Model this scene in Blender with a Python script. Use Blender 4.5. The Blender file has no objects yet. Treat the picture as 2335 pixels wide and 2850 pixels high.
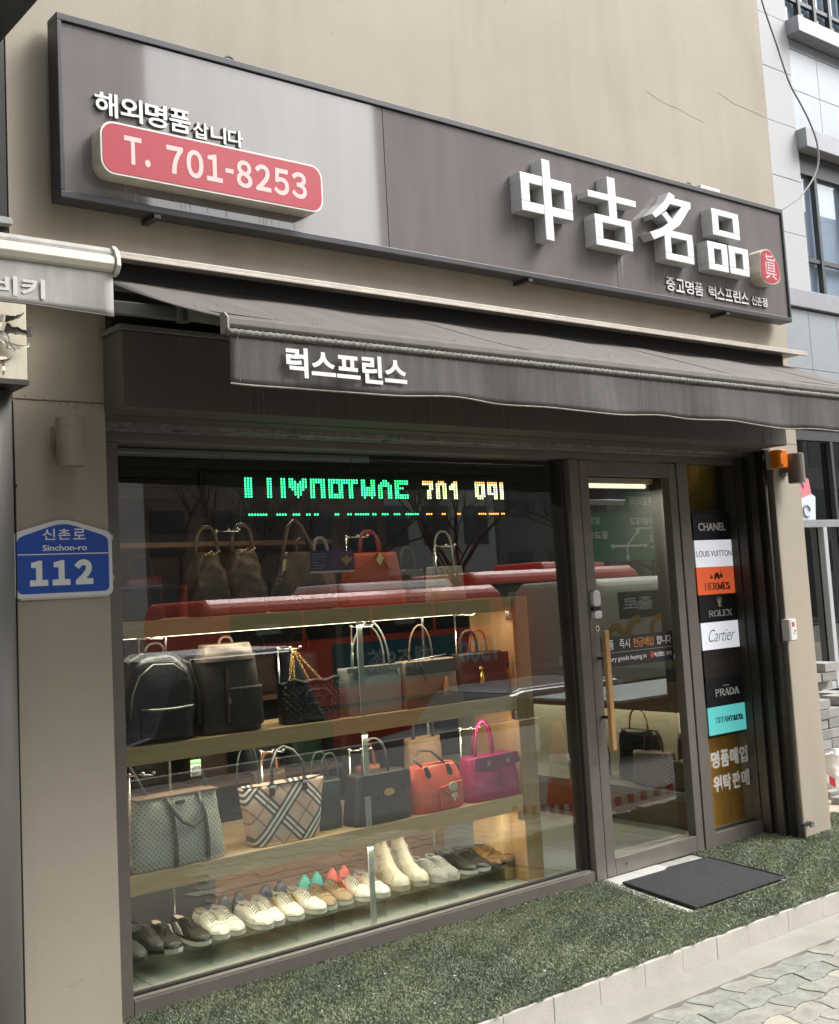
import bpy, bmesh, math, random
import numpy as np
from mathutils import Vector, Matrix
random.seed(7); np.random.seed(7)
SC = bpy.context.scene; COL = SC.collection
rad = math.radians

# ------------------------------------------------------------ camera, sky, sun, exposure
cam = bpy.data.cameras.new("camera"); co = bpy.data.objects.new("camera", cam); COL.objects.link(co)
cam.sensor_fit = 'VERTICAL'; cam.sensor_height = 24; cam.sensor_width = 24
cam.lens = 3230 / 2850 * 24; cam.shift_x = 0.03295; cam.shift_y = -0.0417
cam.clip_start = 0.05; cam.clip_end = 500
co.matrix_world = Matrix(((0.78869962, -0.02067003, -0.61443117, 0.0),
                          (-0.61249847, -0.11241979, -0.78243685, -4.3),
                          (-0.05290123, 0.99344579, -0.10132581, 1.68), (0, 0, 0, 1)))
SC.camera = co
wd = bpy.data.worlds.new("World"); SC.world = wd; wd.use_nodes = True
nt = wd.node_tree; bg = nt.nodes["Background"]
sky = nt.nodes.new("ShaderNodeTexSky"); sky.sky_type = 'NISHITA'; sky.sun_disc = False
sky.sun_elevation = rad(47); sky.sun_rotation = rad(124); sky.air_density = 1.5; sky.dust_density = 4
hs = nt.nodes.new("ShaderNodeHueSaturation"); hs.inputs["Saturation"].default_value = 0.18
nt.links.new(sky.outputs[0], hs.inputs["Color"]); nt.links.new(hs.outputs[0], bg.inputs[0])
bg.inputs[1].default_value = 0.135
sl = bpy.data.lights.new("sun", 'SUN'); so = bpy.data.objects.new("sun", sl); COL.objects.link(so)
sl.energy = 1.0; sl.angle = rad(26); sl.color = (1, .985, .96)
az, el = rad(124), rad(47)
so.rotation_euler = (-Vector((math.sin(az)*math.cos(el), math.cos(az)*math.cos(el), math.sin(el)))).to_track_quat('-Z', 'Y').to_euler()
SC.view_settings.view_transform = 'Standard'; SC.view_settings.look = 'None'
SC.view_settings.exposure = 1.56; SC.view_settings.gamma = 1; SC.view_settings.use_curve_mapping = False
SC.render.engine = 'CYCLES'
SC.cycles.max_bounces = 8; SC.cycles.transparent_max_bounces = 12; SC.cycles.caustics_reflective = False
SC.cycles.sample_clamp_indirect = 4

# ------------------------------------------------------------ materials
MATS = {}
def mat(name, col, rough=.6, metal=0, var=.0, vscale=3, stretch=(1, 1, 1), bump=0, bscale=60, spec=.5,
        emit=None, estr=0, col2=None, alpha=1, sheen=0, coat=0):
    if name in MATS: return MATS[name]
    m = bpy.data.materials.new(name); m.use_nodes = True; n = m.node_tree; L = n.links
    b = n.nodes["Principled BSDF"]
    b.inputs["Base Color"].default_value = (*col, 1); b.inputs["Roughness"].default_value = rough
    b.inputs["Metallic"].default_value = metal; b.inputs["Specular IOR Level"].default_value = spec
    if coat: b.inputs["Coat Weight"].default_value = coat; b.inputs["Coat Roughness"].default_value = .08
    if sheen: b.inputs["Sheen Weight"].default_value = sheen
    if alpha < 1: b.inputs["Alpha"].default_value = alpha
    if emit: b.inputs["Emission Color"].default_value = (*emit, 1); b.inputs["Emission Strength"].default_value = estr
    tc = n.nodes.new("ShaderNodeTexCoord"); mp = n.nodes.new("ShaderNodeMapping")
    L.new(tc.outputs["Object"], mp.inputs[0]); mp.inputs["Scale"].default_value = stretch
    if var or col2:
        nz = n.nodes.new("ShaderNodeTexNoise"); nz.inputs["Scale"].default_value = vscale; nz.inputs["Detail"].default_value = 8
        nz.inputs["Roughness"].default_value = .65
        L.new(mp.outputs[0], nz.inputs[0])
        rp = n.nodes.new("ShaderNodeValToRGB"); L.new(nz.outputs[0], rp.inputs[0])
        rp.color_ramp.elements[0].position = .3; rp.color_ramp.elements[1].position = .7
        c2 = col2 or tuple(c*(1+var) for c in col); c1 = tuple(c*(1-var) for c in col) if not col2 else col
        rp.color_ramp.elements[0].color = (*c1, 1); rp.color_ramp.elements[1].color = (*c2, 1)
        L.new(rp.outputs[0], b.inputs["Base Color"])
    if bump:
        nb = n.nodes.new("ShaderNodeTexNoise"); nb.inputs["Scale"].default_value = bscale; nb.inputs["Detail"].default_value = 6
        L.new(tc.outputs["Object"], nb.inputs[0])
        bp = n.nodes.new("ShaderNodeBump"); bp.inputs["Strength"].default_value = bump; bp.inputs["Distance"].default_value = .01
        L.new(nb.outputs[0], bp.inputs["Height"]); L.new(bp.outputs[0], b.inputs["Normal"])
    MATS[name] = m; return m

class G:
    """small node-graph helper for patterned cloth"""
    def __init__(s, name, rough=.55):
        s.m = bpy.data.materials.new(name); s.m.use_nodes = True; s.n = s.m.node_tree
        s.b = s.n.nodes["Principled BSDF"]; s.b.inputs["Roughness"].default_value = rough
        tc = s.n.nodes.new("ShaderNodeTexCoord"); sx = s.n.nodes.new("ShaderNodeSeparateXYZ")
        s.n.links.new(tc.outputs["Object"], sx.inputs[0]); s.x, s.y, s.z = sx.outputs; s.tc = tc
    def f(s, op, a, b=0.0, c=0.0):
        q = s.n.nodes.new("ShaderNodeMath"); q.operation = op
        for i, v in enumerate((a, b, c)):
            if isinstance(v, (int, float)): q.inputs[i].default_value = v
            else: s.n.links.new(v, q.inputs[i])
        return q.outputs[0]
    def mix(s, fac, a, b):
        q = s.n.nodes.new("ShaderNodeMix"); q.data_type = 'RGBA'
        if isinstance(fac, (int, float)): q.inputs[0].default_value = fac
        else: s.n.links.new(fac, q.inputs[0])
        for i, v in ((6, a), (7, b)):
            if isinstance(v, tuple): q.inputs[i].default_value = (*v, 1)
            else: s.n.links.new(v, q.inputs[i])
        return q.outputs[2]
    def band(s, u, per, cen, hw):
        # 1 where frac(u/per) is within hw of cen
        fr = s.f('FRACT', s.f('DIVIDE', u, per)); d = s.f('ABSOLUTE', s.f('SUBTRACT', fr, cen))
        return s.f('LESS_THAN', d, hw)
    def done(s, c): s.n.links.new(c, s.b.inputs["Base Color"]); return s.m

def mat_plaid():
    g = G("plaid_cloth", .45)
    u = g.f('MULTIPLY', g.f('ADD', g.x, g.z), .7071); v = g.f('MULTIPLY', g.f('SUBTRACT', g.x, g.z), .7071)
    base = (.72, .52, .40); c = base
    for w in (u, v):
        for cen in (.2, .32, .44): c = g.mix(g.f('MULTIPLY', g.band(w, .19, cen, .034), .9), c, (.035, .025, .02))
        for cen in (.26, .38): c = g.mix(g.f('MULTIPLY', g.band(w, .19, cen, .03), .95), c, (.9, .88, .83))
        c = g.mix(g.f('MULTIPLY', g.band(w, .19, .85, .018), .8), c, (.3, .09, .04))
    return g.done(c)
def mat_dots(name, s, bg_, fg, r=.36, ring=.0, rough=.5, ax='x'):
    g = G(name, rough); c = bg_
    if ax == 'y': g.x = g.y
    for (ox, oz) in ((0, 0), (.5, .5)):
        fx = g.f('SUBTRACT', g.f('FRACT', g.f('ADD', g.f('DIVIDE', g.x, s), ox)), .5)
        fz = g.f('SUBTRACT', g.f('FRACT', g.f('ADD', g.f('DIVIDE', g.z, s), oz)), .5)
        d = g.f('SQRT', g.f('ADD', g.f('MULTIPLY', fx, fx), g.f('MULTIPLY', fz, fz)))
        c = g.mix(g.f('LESS_THAN', d, r), c, fg)
        if ring: c = g.mix(g.f('LESS_THAN', d, ring), c, tuple(.6*a+.4*b for a, b in zip(fg, bg_)))
    return g.done(c)
def mat_weave(name, s, a, b, rough=.45):
    g = G(name, rough)
    fx = g.f('FRACT', g.f('DIVIDE', g.f('ADD', g.x, g.z), s)); fz = g.f('FRACT', g.f('DIVIDE', g.f('SUBTRACT', g.x, g.z), s))
    h = g.f('MULTIPLY', g.f('SINE', g.f('MULTIPLY', fx, 3.14159)), g.f('SINE', g.f('MULTIPLY', fz, 3.14159)))
    c = g.mix(h, a, b)
    bp = g.n.nodes.new("ShaderNodeBump"); bp.inputs["Strength"].default_value = .6; bp.inputs["Distance"].default_value = .004
    g.n.links.new(h, bp.inputs["Height"]); g.n.links.new(bp.outputs[0], g.b.inputs["Normal"])
    return g.done(c)

def mat_glass(name="window_glass", tint=(.84, .88, .85), ior=2.15, rough=.0):
    if name in MATS: return MATS[name]
    m = bpy.data.materials.new(name); m.use_nodes = True; n = m.node_tree; L = n.links; n.nodes.clear()
    out = n.nodes.new("ShaderNodeOutputMaterial"); mx = n.nodes.new("ShaderNodeMixShader")
    tr = n.nodes.new("ShaderNodeBsdfTransparent"); tr.inputs[0].default_value = (*tint, 1)
    gl = n.nodes.new("ShaderNodeBsdfGlossy"); gl.inputs["Roughness"].default_value = rough; gl.inputs["Color"].default_value = (.95, .95, .95, 1)
    fr = n.nodes.new("ShaderNodeFresnel"); fr.inputs[0].default_value = ior
    ge = n.nodes.new("ShaderNodeNewGeometry"); iv = n.nodes.new("ShaderNodeMath"); iv.operation = 'SUBTRACT'; iv.inputs[0].default_value = 1
    L.new(ge.outputs["Backfacing"], iv.inputs[1]); ml = n.nodes.new("ShaderNodeMath"); ml.operation = 'MULTIPLY'
    L.new(fr.outputs[0], ml.inputs[0]); L.new(iv.outputs[0], ml.inputs[1])
    L.new(ml.outputs[0], mx.inputs[0]); L.new(tr.outputs[0], mx.inputs[1]); L.new(gl.outputs[0], mx.inputs[2]); L.new(mx.outputs[0], out.inputs[0])
    MATS[name] = m; return m

def mat_wall(name, col):
    """painted render: faint clouds, vertical rain streaks, specks"""
    m = bpy.data.materials.new(name); m.use_nodes = True; n = m.node_tree; L = n.links; b = n.nodes["Principled BSDF"]
    tc = n.nodes.new("ShaderNodeTexCoord")
    def noise(sc, scale, det=6):
        mp = n.nodes.new("ShaderNodeMapping"); mp.inputs["Scale"].default_value = sc; L.new(tc.outputs["Object"], mp.inputs[0])
        q = n.nodes.new("ShaderNodeTexNoise"); q.inputs["Scale"].default_value = scale; q.inputs["Detail"].default_value = det
        L.new(mp.outputs[0], q.inputs[0]); return q.outputs[0]
    def ramp(src, p0, p1, c0, c1):
        r = n.nodes.new("ShaderNodeValToRGB"); r.color_ramp.elements[0].position = p0; r.color_ramp.elements[1].position = p1
        r.color_ramp.elements[0].color = (*c0, 1); r.color_ramp.elements[1].color = (*c1, 1); L.new(src, r.inputs[0]); return r.outputs[0]
    def mul(a, c):
        q = n.nodes.new("ShaderNodeMix"); q.data_type = 'RGBA'; q.blend_type = 'MULTIPLY'; q.inputs[0].default_value = 1
        L.new(a, q.inputs[6]); L.new(c, q.inputs[7]); return q.outputs[2]
    c = ramp(noise((1, 1, 1), 1.6), .3, .7, tuple(x*.93 for x in col), tuple(x*1.05 for x in col))
    c = mul(c, ramp(noise((3.2, 3.2, .35), 1.5), .34, .55, (.93, .925, .92), (1, 1, 1)))
    c = mul(c, ramp(noise((1, 1, 1), 55, 3), .24, .30, (.72, .70, .68), (1, 1, 1)))
    L.new(c, b.inputs["Base Color"]); b.inputs["Roughness"].default_value = .75
    bp = n.nodes.new("ShaderNodeBump"); bp.inputs["Strength"].default_value = .12; bp.inputs["Distance"].default_value = .01
    L.new(noise((1, 1, 1), 140, 4), bp.inputs["Height"]); L.new(bp.outputs[0], b.inputs["Normal"])
    MATS[name] = m; return m

WALL = mat_wall("taupe_render", (.385, .338, .268))
FASC = mat_wall("shaded_taupe_render", (.11, .10, .083))  # the wall paint again, darkened to carry the shade on the beam
FRAME = mat("bronze_aluminium", (.19, .168, .148), .42, .25, var=.12, vscale=5)
FRAMED = mat("dark_bronze", (.045, .04, .035), .5, .2, var=.2, vscale=8)
RUB = mat("black_rubber", (.012, .012, .012), .7)
WOOD = mat("pale_wood", (.70, .49, .27), .45, var=.13, vscale=5, stretch=(1, 4, 14))
WOODW = mat("warm_plywood", (.66, .36, .085), .5, var=.16, vscale=4, stretch=(2, 4, 10))
WOODB = mat("brown_wood", (.22, .125, .07), .5, var=.2, vscale=6, stretch=(1, 3, 12))
CHROME = mat("chrome", (.8, .8, .8), .15, 1)
WHITE = mat("white_print", (.8, .8, .78), .5)
BLACK = mat("black_print", (.012, .012, .014), .5)
GLASS = mat_glass()
ACRYL = mat_glass("clear_acrylic", (.90, .93, .91), 1.35, .03)

# ------------------------------------------------------------ mesh helpers
LSIDE = mat("letter_return", (.10, .09, .085), .5)
class MB:
    def __init__(s): s.v = []; s.f = []; s.mi = []; s.cur = 0
    def add(s, vs, fs):
        o = len(s.v); s.v += [tuple(p) for p in vs]; s.f += [tuple(i+o for i in f) for f in fs]; s.mi += [s.cur]*len(fs); return s
    def box(s, x0, x1, y0, y1, z0, z1):
        vs = [(x, y, z) for z in (z0, z1) for y in (y0, y1) for x in (x0, x1)]
        return s.add(vs, [(0, 2, 3, 1), (4, 5, 7, 6), (0, 1, 5, 4), (2, 6, 7, 3), (0, 4, 6, 2), (1, 3, 7, 5)])
    def prism(s, poly, y0, y1):      # polygon in x,z pushed along y
        n = len(poly); vs = [(x, y0, z) for x, z in poly]+[(x, y1, z) for x, z in poly]
        return s.add(vs, [tuple(range(n)), tuple(range(2*n-1, n-1, -1))]+[(i, n+i, n+(i+1) % n, (i+1) % n) for i in range(n)])
    def prismz(s, poly, z0, z1):
        n = len(poly); vs = [(x, y, z0) for x, y in poly]+[(x, y, z1) for x, y in poly]
        return s.add(vs, [tuple(range(n-1, -1, -1)), tuple(range(n, 2*n))]+[(i, (i+1) % n, n+(i+1) % n, n+i) for i in range(n)])
    def prismx(s, poly, x0, x1):     # polygon in y,z pushed along x
        n = len(poly); vs = [(x0, y, z) for y, z in poly]+[(x1, y, z) for y, z in poly]
        return s.add(vs, [tuple(range(n)), tuple(range(2*n-1, n-1, -1))]+[(i, n+i, n+(i+1) % n, (i+1) % n) for i in range(n)])
    def tube(s, pts, r, n=8, cap=True, flat=1.0):
        pts = [Vector(p) for p in pts]; k = len(pts); rs = r if isinstance(r, (list, tuple)) else [r]*k
        vs = []; up = None
        for i, p in enumerate(pts):
            t = (pts[min(i+1, k-1)]-pts[max(i-1, 0)]).normalized()
            if up is None: up = Vector((0, 0, 1)) if abs(t.z) < .9 else Vector((0, 1, 0))
            a = t.cross(up).normalized(); b = a.cross(t).normalized(); up = b
            for j in range(n):
                th = 2*math.pi*j/n; vs.append(p+a*math.cos(th)*rs[i]*flat+b*math.sin(th)*rs[i])
        fs = [(i*n+j, i*n+(j+1) % n, (i+1)*n+(j+1) % n, (i+1)*n+j) for i in range(k-1) for j in range(n)]
        if cap: fs += [tuple(range(n-1, -1, -1)), tuple(range((k-1)*n, k*n))]
        return s.add(vs, fs)
    def lathe(s, c, prof, n=20):
        vs = [(c[0]+r*math.cos(2*math.pi*j/n), c[1]+r*math.sin(2*math.pi*j/n), c[2]+z) for r, z in prof for j in range(n)]
        k = len(prof)
        fs = [(i*n+j, i*n+(j+1) % n, (i+1)*n+(j+1) % n, (i+1)*n+j) for i in range(k-1) for j in range(n)]
        fs += [tuple(range(n-1, -1, -1)), tuple(range((k-1)*n, k*n))]
        return s.add(vs, fs)
    def grid(s, fn, nu, nv, closed_u=False):
        vs = [fn(i/(nu if closed_u else nu-1), j/(nv-1)) for j in range(nv) for i in range(nu)]
        fs = [(j*nu+i, j*nu+(i+1) % nu, (j+1)*nu+(i+1) % nu, (j+1)*nu+i) for j in range(nv-1) for i in range(nu if closed_u else nu-1)]
        return s.add(vs, fs)
    def build(s, name, m, parent=None, smooth=False, bevel=0, kind=None, recalc=True, label=None, solid=0):
        off = wloc(parent) if parent else Vector((0, 0, 0))
        me = bpy.data.meshes.new(name); me.from_pydata([tuple(Vector(p)-off) for p in s.v], [], s.f)
        if recalc:
            bm = bmesh.new(); bm.from_mesh(me); bmesh.ops.recalc_face_normals(bm, faces=bm.faces); bm.to_mesh(me); bm.free()
        for k in (m if isinstance(m, (list, tuple)) else [m]): me.materials.append(k)
        if isinstance(m, (list, tuple)): me.polygons.foreach_set("material_index", s.mi)
        if smooth: me.polygons.foreach_set("use_smooth", [True]*len(me.polygons))
        o = bpy.data.objects.new(name, me); COL.objects.link(o); o.parent = parent
        if bevel:
            q = o.modifiers.new("bevel", 'BEVEL'); q.width = bevel; q.segments = 2; q.limit_method = 'ANGLE'; q.angle_limit = rad(40)
        if solid:
            q = o.modifiers.new("solid", 'SOLIDIFY'); q.thickness = solid; q.offset = 0
        if kind: o["kind"] = kind
        if label: o["label"] = label
        return o
def wloc(o):
    v = Vector((0, 0, 0))
    while o: v += o.location; o = o.parent
    return v
def B(*a): return MB().box(*a)
def tag(o, label, cat, group=None):
    o["label"] = label; o["category"] = cat
    if group: o["group"] = group
    return o
def thing(name, label, cat, loc=(0, 0, 0), group=None):
    o = bpy.data.objects.new(name, None); COL.objects.link(o); o.location = loc; o.empty_display_size = .1
    return tag(o, label, cat, group)
def copy_tree(o, parent=None, first=True):
    c = o.copy(); COL.objects.link(c); c.parent = parent
    for ch in [x for x in o.children]: copy_tree(ch, c)
    return c

def glyphs(s, bold=0.0, extrude=0.0, shear=0.0, res=4):
    c = bpy.data.curves.new("txt", 'FONT'); c.body = s; c.size = 1; c.offset = bold; c.extrude = extrude; c.shear = shear; c.resolution_u = res
    o = bpy.data.objects.new("txt", c); COL.objects.link(o); bpy.context.view_layer.update()
    me = bpy.data.meshes.new_from_object(o.evaluated_get(bpy.context.evaluated_depsgraph_get()))
    bpy.data.objects.remove(o); bpy.data.curves.remove(c)
    return me
def text(s, x0, x1, z0, z1, y, m, parent, name="lettering", bold=.012, thick=.0008, shear=0, face='-y', slant=0.0, label=None):
    """lettering fitted into the rectangle x0..x1, z0..z1 on a plane y"""
    me = glyphs(s, bold, .5, shear); n = len(me.vertices)
    a = np.empty(n*3, 'f'); me.vertices.foreach_get("co", a); a = a.reshape(-1, 3)
    lo = a.min(0); hi = a.max(0); u = (a-lo)/np.maximum(hi-lo, 1e-6)
    b = np.empty_like(a); zz = z0+u[:, 1]*(z1-z0)
    if face == '-y':
        b[:, 0] = x0+u[:, 0]*(x1-x0); b[:, 1] = y-thick*u[:, 2]
    else:
        b[:, 0] = x1-u[:, 0]*(x1-x0); b[:, 1] = y+thick*u[:, 2]
    b[:, 2] = zz+slant*(b[:, 0]-x0)
    off = wloc(parent) if parent else Vector((0, 0, 0)); b -= np.array(off)
    me.vertices.foreach_set("co", b.ravel()); me.materials.clear(); me.materials.append(m); me.update(); me.name = name
    if thick > .008:
        me.materials.append(LSIDE)
        me.polygons.foreach_set("material_index", [0 if abs(p.normal.y) > .6 else 1 for p in me.polygons])
    o = bpy.data.objects.new(name, me); COL.objects.link(o); o.parent = parent
    if label: o["label"] = label
    return o
def letters(s, x0, x1, z0, z1, y, m, parent, bold=.03, thick=.02, gap=.06, name="letter"):
    n = len(s); w = (x1-x0)/n
    for i, ch in enumerate(s):
        if ch == ' ': continue
        text(ch, x0+(i+gap/2)*w, x0+(i+1-gap/2)*w, z0, z1, y, m, parent, name, bold, thick)

def fw(s, x0, x1, z0, z1, y, m, parent, bold=.02, thick=.0008, sp=.12, name="lettering", space=.3):
    """latin and digits laid out from the wide-glyph set, one mesh per line"""
    V = []; F = []; x = 0
    for ch in s:
        if ch == ' ': x += space; continue
        me = glyphs(chr(ord(ch)+0xFEE0), bold, .5); n = len(me.vertices); a = np.empty(n*3, 'f'); me.vertices.foreach_get("co", a); a = a.reshape(-1, 3)
        a[:, 0] += x-a[:, 0].min(); 
        if ch == '-': a[:, 0] = a[:, 0].min()+(a[:, 0]-a[:, 0].min())*.38
        x = a[:, 0].max()+sp; o = len(V)
        F += [tuple(o+i for i in p.vertices) for p in me.polygons]; V += a.tolist(); bpy.data.meshes.remove(me)
    a = np.array(V); cap = [v for v in V]; lo = a.min(0); hi = a.max(0)
    b = np.empty_like(a); b[:, 0] = x0+(a[:, 0]-lo[0])/(hi[0]-lo[0])*(x1-x0); b[:, 1] = y-thick*(a[:, 2]-lo[2]); b[:, 2] = z0+(a[:, 1]-lo[1])/(hi[1]-lo[1])*(z1-z0)
    mb = MB(); mb.v = [tuple(p) for p in b]; mb.f = F; mb.mi = [0]*len(F)
    return mb.build(name, m, parent, recalc=False)

# ------------------------------------------------------------ the ground
ASPH = mat("asphalt", (.05, .05, .05), .85, var=.25, vscale=20, bump=.3, bscale=200)
CONC = mat("dusty_concrete", (.30, .28, .245), .85, var=.14, vscale=4, bump=.25, bscale=120)
SAND = mat("sandy_ground", (.36, .31, .25), .9, var=.22, vscale=2.5, bump=.8, bscale=25)
B(-30, 60, -6.2, -.96, -.5, -.135).build("sidewalk", mat("low_bounce_paving", (.13, .125, .11), .85, var=.2, vscale=5), kind="structure")  # unseen paving coloured dark to lower bounced light and the veil in the glass
B(-30, 60, -60, -6.3, -1.75, -1.45).build("road", ASPH, kind="structure")
B(-30, 60, -6.3, -6.2, -1.75, -.06).build("sidewalk_edge", CONC, kind="structure")
B(6.84, 60, -.96, 4.55, -.5, -.02).build("ground", SAND, kind="structure")
B(-120, 160, -160, 120, -1.9, -1.76).build("terrain", mat("earth", (.2, .19, .17), .95, var=.2), kind="structure")
B(-30, 6.84, -.70, .26, -.5, -.006).build("shop_step", CONC, kind="structure")
# concrete strip along the kerb foot
B(-30, 12, -1.0, -.792, -.3, -.108).build("concrete_strip", CONC, kind="structure")
# kerb stones
kerb = thing("kerb", "pale stone kerb of tiles along the front of the green turf step", "kerb", (2.4, -.75, -.11)); 
STONE = mat("pale_kerb_stone", (.46, .43, .385), .7, var=.10, vscale=6, bump=.15, bscale=90)
x = 2.62
for w in [.285, .29, .28, .275, .29, .262, .25, .245, .33, .3, .3, .3, .3, .3]:
    B(x+.0008, x+w-.0008, -.79+random.uniform(-.002, .002), -.70, -.13, -.008+random.uniform(-.002, .001)).build("stone", STONE, kerb, bevel=.002)
    x += w
# pavers
PAV = [mat("paver_grey_green", (.235, .24, .205), .88, var=.3, vscale=14, bump=.4, bscale=90),
       mat("paver_dusty", (.275, .265, .225), .88, var=.28, vscale=12, bump=.4, bscale=90),
       mat("paver_cream", (.38, .35, .275), .88, var=.14, vscale=12, bump=.4, bscale=90)]
pave = thing("paving", "wavy interlocking grey green and cream pavers of the pavement by the kerb", "paving", (4.5, -1.5, -.135))
def warp(x, y):
    return (x+.016*math.sin(2*math.pi*y/.24+.4*math.sin(x*9)), y+.014*math.sin(2*math.pi*x/.225))
pn = 0
for r in range(13):
    for q in range(17):
        x0 = 3.15+q*.225+(r % 2)*.1125; y1 = -1.003-r*.12; y0 = y1-.12
        if x0 > 4.4+2.9*(1-(r/13)) or x0 < 3.15+r*.06: continue
        g = .0028; ring = []
        for k in range(5): ring.append((x0+g+(.225-2*g)*k/5, y0+g))
        for k in range(3): ring.append((x0+.225-g, y0+g+(.12-2*g)*k/3))
        for k in range(5): ring.append((x0+.225-g-(.225-2*g)*k/5, y1-g))
        for k in range(3): ring.append((x0+g, y1-g-(.12-2*g)*k/3))
        dz = random.uniform(-.0035, .002)
        mb = MB().prismz([warp(*p) for p in ring], -.15, -.112+dz)
        k = 2 if (q*5+r*7+q*r) % 9 == 0 else (1 if random.random() < .4 else 0)
        mb.build("paver", PAV[k], pave, bevel=.003); pn += 1
B(3.0, 8.0, -2.8, -1.0, -.136, -.1225).build("joint_sand", mat("joint_sand", (.10, .088, .07), .95, var=.3, vscale=30), pave)

# artificial turf
def turf():
    N = 230000
    xs = np.random.uniform(1.9, 7.3, N); ys = np.random.uniform(-.80, .275, N)
    keep = ~((xs > 4.70+(-ys+.12)*0+.02) & (xs < 5.74-np.clip((.12-ys), 0, 1)*.10) & (ys > -.485) & (xs > 4.93-(.12-ys)*.27))
    keep &= ~((xs < 6.52) & (ys > .262)) & ~((xs > 6.50) & (xs < 6.83) & (ys > -.004)) & ~((xs < 1.975) & (ys > 0))
    keep &= (ys > -.782+.012*np.sin(xs*31)+.008*np.sin(xs*77))
    keep &= ~((np.abs(xs-(4.77-(-.48-ys)*.28)) < .006) & (ys < -.48))
    xs = xs[keep]; ys = ys[keep]; N = len(xs)
    h = np.random.uniform(.006, .014, N); a = np.random.uniform(0, 2*np.pi, N); w = np.random.uniform(.0014, .0028, N)
    lx = np.random.normal(0, .008, N)+.003*np.sin(xs*23+ys*11); ly = np.random.normal(0, .008, N)+.003*np.sin(xs*13-ys*29)
    # clumps brushed flat here and there
    c = np.cos(a)*w; s = np.sin(a)*w
    v = np.zeros((N, 4, 3), 'f')
    v[:, 0] = np.stack([xs-c, ys-s, np.zeros(N)-.004], 1); v[:, 1] = np.stack([xs+c, ys+s, np.zeros(N)-.004], 1)
    v[:, 2] = np.stack([xs+c*.7+lx*.5, ys+s*.7+ly*.5, h*.65], 1); v[:, 3] = np.stack([xs+lx, ys+ly, h*.95], 1)
    me = bpy.data.meshes.new("artificial_grass"); me.vertices.add(N*4); me.vertices.foreach_set("co", v.ravel())
    idx = (np.arange(N)[:, None]*4+np.array([0, 1, 2, 0, 2, 3])).ravel().astype('i')
    me.loops.add(N*6); me.loops.foreach_set("vertex_index", idx); me.polygons.add(N*2)
    me.polygons.foreach_set("loop_start", np.arange(0, N*6, 3, dtype='i')); me.update(); me.validate()
    m = bpy.data.materials.new("turf"); m.use_nodes = True; n = m.node_tree; b = n.nodes["Principled BSDF"]; b.inputs["Roughness"].default_value = .6
    ge = n.nodes.new("ShaderNodeNewGeometry"); rp = n.nodes.new("ShaderNodeValToRGB"); n.links.new(ge.outputs["Random Per Island"], rp.inputs[0])
    e = rp.color_ramp.elements; e[0].color = (.135, .170, .108, 1); e[1].color = (.30, .335, .225, 1); e[1].position = .9
    k = rp.color_ramp.elements.new(.45); k.color = (.215, .25, .165, 1)
    k = rp.color_ramp.elements.new(1.0); k.color = (.36, .40, .26, 1)
    tc = n.nodes.new("ShaderNodeTexCoord"); nz = n.nodes.new("ShaderNodeTexNoise"); nz.inputs["Scale"].default_value = 2.2; nz.inputs["Detail"].default_value = 5
    n.links.new(tc.outputs["Object"], nz.inputs[0]); r2 = n.nodes.new("ShaderNodeValToRGB"); n.links.new(nz.outputs[0], r2.inputs[0])
    r2.color_ramp.elements[0].position = .35; r2.color_ramp.elements[0].color = (.78, .80, .78, 1); r2.color_ramp.elements[1].position = .65; r2.color_ramp.elements[1].color = (1.2, 1.15, 1.12, 1)
    mx = n.nodes.new("ShaderNodeMix"); mx.data_type = 'RGBA'; mx.blend_type = 'MULTIPLY'; mx.inputs[0].default_value = 1
    n.links.new(rp.outputs[0], mx.inputs[6]); n.links.new(r2.outputs[0], mx.inputs[7]); n.links.new(mx.outputs[2], b.inputs["Base Color"])
    me.materials.append(m)
    o = bpy.data.objects.new("artificial_grass", me); COL.objects.link(o); o["kind"] = "stuff"
    tag(o, "short green artificial turf covering the step in front of the shop", "grass")
turf()
GB = mat("turf_backing", (.055, .075, .05), .9)
mb = MB(); mb.prismz([(1.9, -.775), (7.3, -.775), (7.3, -.01), (6.83, -.006), (6.51, -.006), (6.51, .262), (5.74, .262), (5.74, .12), (5.62, -.485), (4.755, -.485), (4.93, .12), (4.93, .262), (1.975, .262), (1.975, -.003), (1.9, -.003)], -.0045, -.001)
mb.build("turf_backing", GB, kind="structure")
lit = thing("litter", "scattered tiny white paper scraps lying on the green turf", "litter", (3.5, -.3, .02))
for i, (x, y) in enumerate([(3.13, -.12), (3.32, -.36), (3.05, -.55), (3.9, -.05), (4.3, .2), (5.1, -.6), (2.9, -.1), (4.62, -.28), (3.62, -.6), (5.95, .0)]):
    a = random.uniform(0, 3); MB().prismz([(x+.006*math.cos(a+k*1.57), y+.004*math.sin(a+k*1.57)) for k in range(4)], .019, .021).build("scrap", WHITE, lit)

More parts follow.
